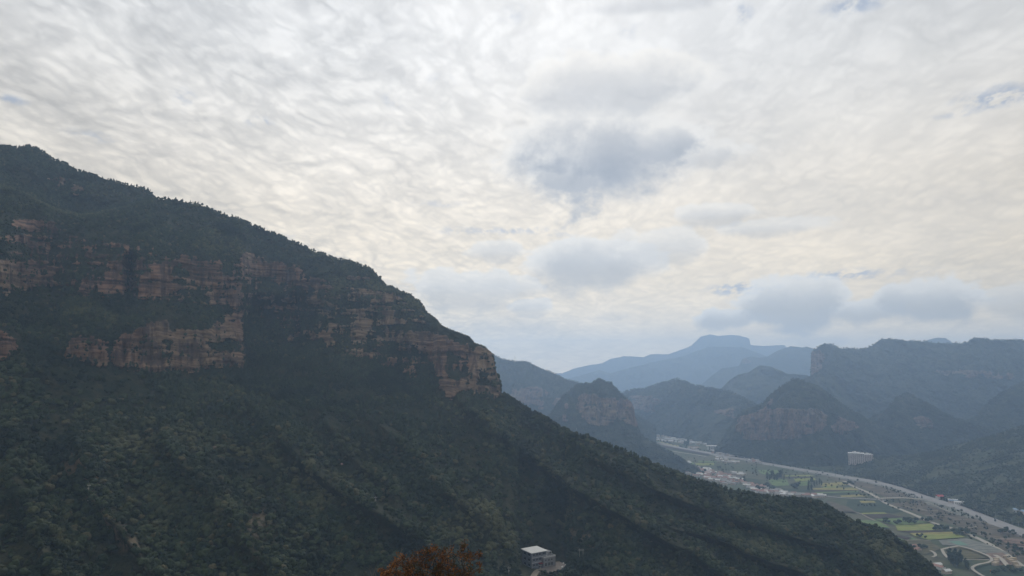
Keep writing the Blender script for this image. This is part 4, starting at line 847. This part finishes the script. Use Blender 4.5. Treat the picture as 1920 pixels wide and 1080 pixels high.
# white three-storey building at the hamlet
p = floor(1335, 844, 0); wb = empty('office_building', tuple(p), R(-8)); tag(wb, 'white building with an overhanging flat roof at the edge of the hamlet', 'building')
MB().box(-12, -8, -1, 12, 8, 13).build('wall', WALL['white'], wb); MB().box(-17, -10, 13.01, 17, 10, 14.4).build('roof', M['aptw'], wb)
for i in range(4):
    for j in range(3): MB().box(-10.5+i*5.5, -8.2, 1.5+j*4, -7.3+i*5.5, -7.9, 3.9+j*4).build('window', M['glass'], wb)

# ------------------------------------------------------------------ grey house below the forest
c0 = surf('mountain_main', 997, 1066); kk = c0.y/500.; hs = empty('grey_house', tuple(c0), R(36)); tag(hs, 'blue-grey three-storey house with a white flat roof among the trees', 'house'); hs.scale = (kk, kk, kk)
M['hw'] = flat('blue_grey_render', (.135, .155, .19), .9, .08, .5); M['hw2'] = flat('light_grey_render', (.20, .21, .225), .9, .08, .5); M['trim'] = flat('pale_trim', (.42, .43, .44)); M['wr'] = flat('white_sheet_roof', (.52, .53, .52), .7, .05, .4)
MB().box(0, 0, -4, 12.8, 10.8, 9.7).build('wall', M['hw'], hs)
mb = MB(); mb.add([(-.6, -.6, 9.72), (13.4, -.6, 9.72), (13.4, 11.6, 10.5), (-.6, 11.6, 10.5), (-.6, -.6, 10.0), (13.4, -.6, 10.0), (13.4, 11.6, 10.8), (-.6, 11.6, 10.8)], [(0, 3, 2, 1), (4, 5, 6, 7), (0, 1, 5, 4), (1, 2, 6, 5), (2, 3, 7, 6), (3, 0, 4, 7)]); mb.build('roof', M['wr'], hs)
for z in (3.2, 6.5): MB().box(-.12, -.35, z, 12.9, .0, z+.28).build('floor_band', M['trim'], hs)
for x in (0.0, 12.55): MB().box(x, -.2, -.5, x+.25, -.01, 9.7).build('pilaster', M['trim'], hs)
def win(x, z, w_=1.7, h_=1.5, y=0.0, side=False, par=hs, dx=0):
    if side: o = MB().box(-.06, x, z, .02, x+w_, z+h_).build('window', M['glass'], par); MB().box(-.16, x-.1, z-.14, -.0, x+w_+.1, z-.01).build('sill', M['trim'], o)
    else: o = MB().box(x, y-.06, z, x+w_, y+.02, z+h_).build('window', M['glass'], par); MB().box(x-.1, y-.16, z-.14, x+w_+.1, y, z-.01).build('sill', M['trim'], o); MB().box(x+w_/2-.04, y-.1, z, x+w_/2+.04, y-.061, z+h_).build('mullion', M['trim'], o)
for z in (1.0, 4.3, 7.6):
    for x in (.9, 3.6, 6.3): win(x, z)
    for y in (2.0, 6.5): win(y, z, side=True)
win(9.4, 7.6, 2.4, 1.4)
MB().box(8.2, -2.6, -3, 18.5, -.36, 5.9).build('annex', M['hw2'], hs); MB().box(13.0, -.35, -3, 18.5, 7.5, 5.9).build('annex', M['hw2'], hs); 
for b in ((8.1, -2.7, 5.91, 18.6, -2.45, 6.8), (18.35, -2.44, 5.91, 18.6, 7.5, 6.8), (8.1, -2.44, 5.91, 8.35, -.37, 6.8)): MB().box(*b).build('parapet', M['trim'], hs)
for x in (9.4, 12.2, 14.6):
    win(x, 3.6, 1.1, 1.3, -2.6); win(x, .5, 1.6, 2.0, -2.6)
for x, y in ((13.6, .5), (17.4, .5), (13.6, 6.6), (17.4, 6.6)): MB().box(x-.12, y-.12, 5.92, x+.12, y+.12, 8.6).build('pergola_post', M['trim'], hs)
MB().box(13.3, .2, 8.61, 17.7, 7.0, 8.8).build('pergola_roof', M['hw2'], hs)
MB().box(5.2, -2.6, 2.6, 8.05, -.36, 2.85).build('entrance_canopy', flat('dark_red_canopy', (.22, .05, .05)), hs); MB().box(5.9, -.12, -.3, 7.5, -.061, 2.3).build('door', M['glass'], hs)
# paved yard with a low wall, and white drums
yd = MB(); yp = [hs.matrix_basis @ Vector(q) for q in ((4, -13, -.6), (24, -13, .3), (26, 3, .3), (18.6, 3, .2), (18.6, -2.7, 0), (4, -2.7, 0))]
yd.add([tuple(q) for q in yp]+[tuple(q-Vector((0, 0, 4))) for q in yp], [(0, 1, 2, 3, 4, 5)]+[(i, i+6, (i+1) % 6+6, (i+1) % 6) for i in range(6)]); tag(yd.build('paved_yard', flat('dusty_paving', (.16, .14, .125))), 'dusty paved yard in front of the grey house', kind='structure')
for i, (x, y, s) in enumerate([(17, -11.5, .7), (22, -9.5, .7), (24.3, -4, .55)]):
    q = hs.matrix_basis @ Vector((x, y, .3)); mb = MB(); mb.tube((0, 0, -.5), (0, 0, s*1.3), s, s, 12); mb.tube((0, 0, s*1.301), (0, 0, s*1.7), s, s*.35, 12); o = mb.build('water_drum', flat('white_plastic', (.7, .7, .68), .5)); o.location = q
    tag(o, ['white drum at the front edge of the paved yard', 'white drum at the corner of the paved yard', 'small white drum by the far side of the yard'][i], 'drum')
q = surf('mountain_main', 1071, 1061); mb = MB(); mb.tube((0, 0, -1), (0, 0, 1.4), .95, .95, 14); mb.tube((0, 0, 1.401), (0, 0, 1.9), .95, .5, 14); mb.tube((0, 0, 1.901), (0, 0, 2.05), .25, .25, 10); o = mb.build('water_tank', bpy.data.materials['white_plastic']); o.location = q; tag(o, 'white domed water tank in the bushes right of the yard', 'tank')
tr = [surf('mountain_main', u, v)+Vector((0, 0, 1.0)) for u, v in ((1000, 1084), (1003, 1078), (1006, 1074), (1012, 1070))]; mb = MB(); vs = []
for i, pnt in enumerate(tr): vs += [pnt+Vector((-2.2, 0, 0)), pnt+Vector((2.2, 0, 0)), pnt+Vector((2.4, 0, -3)), pnt+Vector((-2.4, 0, -3))]
mb.add(vs, [f for i in range(3) for f in ((4*i, 4*i+1, 4*i+5, 4*i+4), (4*i+1, 4*i+2, 4*i+6, 4*i+5), (4*i+3, 4*i, 4*i+4, 4*i+7))]); tag(mb.build('driveway', M['track']), 'pale driveway climbing to the grey house yard', kind='structure')
# bushes round the yard
for i, (x, y, s_) in enumerate([(5, -13.8, 2.2), (8, -14.2, 1.8), (11.5, -14, 2.4), (15, -14.3, 1.9), (19, -14, 2.3), (23, -14, 2.5), (26, -11, 2.6), (26.5, -7, 2.0), (27, -2, 2.6), (2.4, -11, 2.6), (1.5, -7, 2.2), (2.5, -4, 1.6), (28, 2, 3.0), (-2.5, 1, 2.4), (-3, 6, 3.0)]):
    q = hs.matrix_basis @ Vector((x, y, -2.2)); o = link('bush', CR[i % 4]); o.location = q; o.scale = (s_*1.5, s_*1.5, s_*1.5); o.rotation_euler = (0, 0, i); tag(o, 'rounded green bush at the edge of the paved yard', 'bush', 'bushes round the paved yard')
# boulders
def boulder(u, v, s, label, c, sheet_='mountain_main'):
    bm = bmesh.new(); bmesh.ops.create_icosphere(bm, subdivisions=3, radius=1)
    for x in bm.verts:
        n_ = mnoise.fractal(x.co*1.1+Vector((u, 0, 0)), 1, 2, 4); x.co *= 1+.35*n_; x.co.z = round(x.co.z*3.2)/3.2*.6+x.co.z*.4; x.co = Vector((x.co.x*s, x.co.y*s*.8, x.co.z*s*.75))
    me = bpy.data.meshes.new('boulder'); bm.to_mesh(me); bm.free(); o = link('boulder', me, None, flat('boulder_stone_'+str(u), c, .95, .25, .6)); o.location = surf(sheet_, u, v)+Vector((0, 0, s*.75)); tag(o, label, 'boulder')
boulder(300, 1074, 2.1, 'pinkish boulder on the slope at the bottom of the ravine', (.30, .19, .16)); boulder(641, 872, 1.0, 'small pink rock poking out of the middle of the forest', (.3, .2, .19)); boulder(402, 842, 1.4, 'lone brown rock on the shaded slope', (.2, .15, .13))
for u, v, s in ((16, 1093, 9), (44, 1090, 7), (-8, 1096, 10)):
    q = surf('mountain_main', u, v); plant('bushy_tree', tuple(q), s, s*.95, u, CR[1], TR[0], 'larger pale green tree at the near corner of the slope', 'tree', 'larger pale green trees at the near corner')

# ------------------------------------------------------------------ autumn tree in front of the viewer
ra = 24.0; top = at_r(800, 1031, ra); aa_ = math.atan2(top[0], top[1]); gz = CAMZ-np.interp(ra, [10, 40], [6.2, 19])
at = empty('autumn_tree', (float(top[0]), float(top[1]), float(gz))); tag(at, 'small tree with orange and rust coloured autumn leaves just below the viewpoint', 'tree'); HT = float(top[2]-gz)
def bark_fn(t, b): t.put(b.inputs['Base Color'], t.mix(t.noise(t.node('ShaderNodeNewGeometry').outputs['Position'], 12, 4), (.02, .016, .014), (.06, .05, .045)))
M['dbark'] = mat('dark_bark', bark_fn)
g = random.Random(11); tb = MB(); tw = MB(); tips = []
def branch(mb, a, b, r0, r1, n=4, wob=.12):
    pts = [a]
    for i in range(1, n+1):
        t = i/n; L_ = (b-a).length; pts.append(a.lerp(b, t)+Vector((g.gauss(0, wob), g.gauss(0, wob), g.gauss(0, wob*.6)))*L_*.3*(1 if i < n else 0))
    for i in range(n): mb.tube(pts[i], pts[i+1], r0+(r1-r0)*i/n, r0+(r1-r0)*(i+1)/n, 6)
    return pts
fork = Vector((.1, 0, HT-3.3)); branch(tb, Vector((0, 0, -.3)), fork, .13, .10, 6, .06)
def topz(x): return HT-(.5 if x < -1.0 else (.1 if x < -.95 else 0))-.10*abs(math.sin(x*3.1))-.03
mains = []
for k_ in range(15):
    x = -1.6+3.2*(k_+.5)/15+g.uniform(-.1, .1); y = g.uniform(-1.2, 1.2); tz = topz(x)-g.uniform(.05, .3)-abs(y)*.18; st = fork+Vector((0, 0, g.uniform(-.6, .5)))
    pts = branch(tb, st, Vector((x, y, tz)), .042, .008, 7, .16); mains.append(pts)
    for j in range(2, len(pts)):
        for _ in range(5):
            e = pts[j]+Vector((g.gauss(0, .32), g.gauss(0, .32), g.gauss(.1, .24))); e.z = min(e.z, topz(e.x)-g.random()*.05); e.x = max(-1.78, min(1.74, e.x))
            sub = branch(tb, pts[j], e, .010, .004, 3, .2)
            for _ in range(3):
                e2 = e+Vector((g.gauss(0, .14), g.gauss(0, .14), g.gauss(.03, .11))); e2.z = min(e2.z, topz(e2.x)); e2.x = max(-1.82, min(1.78, e2.x)); tb.tube(e, e2, .004, .002, 4); tips.append((e, e2))
tb.build('trunk', M['dbark'], at)
for k_ in range(16):
    x = g.choice([g.uniform(-1.5, -.8), g.uniform(-1.7, 1.3), g.uniform(.5, .9)]); a = Vector((x, g.uniform(-.6, .6), topz(x)-.3)); e = a+Vector((g.gauss(0, .12), 0, g.uniform(.3, .62))); pts = branch(tw, a, e, .007, .003, 3, .1); tw.tube(pts[2], pts[2]+Vector((g.gauss(0, .1), 0, .12)), .003, .002, 4)
tw.build('twig', flat('pale_twig', (.20, .17, .15)), at)
V, Fq, tint = [], [], []
gn = np.random.default_rng(4)
for a, b in tips:
    if g.random() < .12: continue
    base_t = g.gauss(.45, .22)+(.25 if b.x < -.7 else 0)
    for _ in range(g.randint(9, 17)):
        p_ = a.lerp(b, g.uniform(.2, 1.1))+Vector((g.gauss(0, .045), g.gauss(0, .045), g.gauss(0, .04))); s = g.uniform(.024, .046)
        d1 = Vector(gn.normal(size=3)).normalized(); d2 = d1.cross(Vector(gn.normal(size=3))).normalized(); i0 = len(V); cup = d1.cross(d2)*s*.3
        V += [tuple(p_-d1*s), tuple(p_+d2*s*.62+cup), tuple(p_+d1*s), tuple(p_-d2*s*.62+cup)]; Fq += [(i0, i0+1, i0+2, i0+3)]; tint += [min(1, max(0, base_t+g.gauss(0, .14)))]*4
me = mesh_np('autumn_leaves', V, Fq); attr(me, 'tint', tint)
def leaf_fn(t, b):
    a = t.node('ShaderNodeAttribute', attribute_name='tint').outputs['Fac']; cr = t.node('ShaderNodeValToRGB'); t.put(cr.inputs[0], a); e = cr.color_ramp.elements
    e[0].position = 0; e[0].color = (.05, .05, .02, 1); e[1].position = 1; e[1].color = (.30, .13, .045, 1)
    for ps, c in ((.2, (.075, .05, .022, 1)), (.4, (.085, .040, .024, 1)), (.65, (.18, .08, .034, 1))): x = e.new(ps); x.color = c
    t.put(b.inputs['Base Color'], cr.outputs[0])
    tr_ = t.node('ShaderNodeBsdfTranslucent'); t.put(tr_.inputs[0], cr.outputs[0]); mx = t.node('ShaderNodeMixShader'); mx.inputs[0].default_value = .22; t.l.new(b.outputs[0], mx.inputs[1]); t.l.new(tr_.outputs[0], mx.inputs[2]); t.l.new(mx.outputs[0], t.n['Material Output'].inputs[0])
link('crown', me, at, mat('autumn_leaf', leaf_fn, .6))

#END_DETAILS
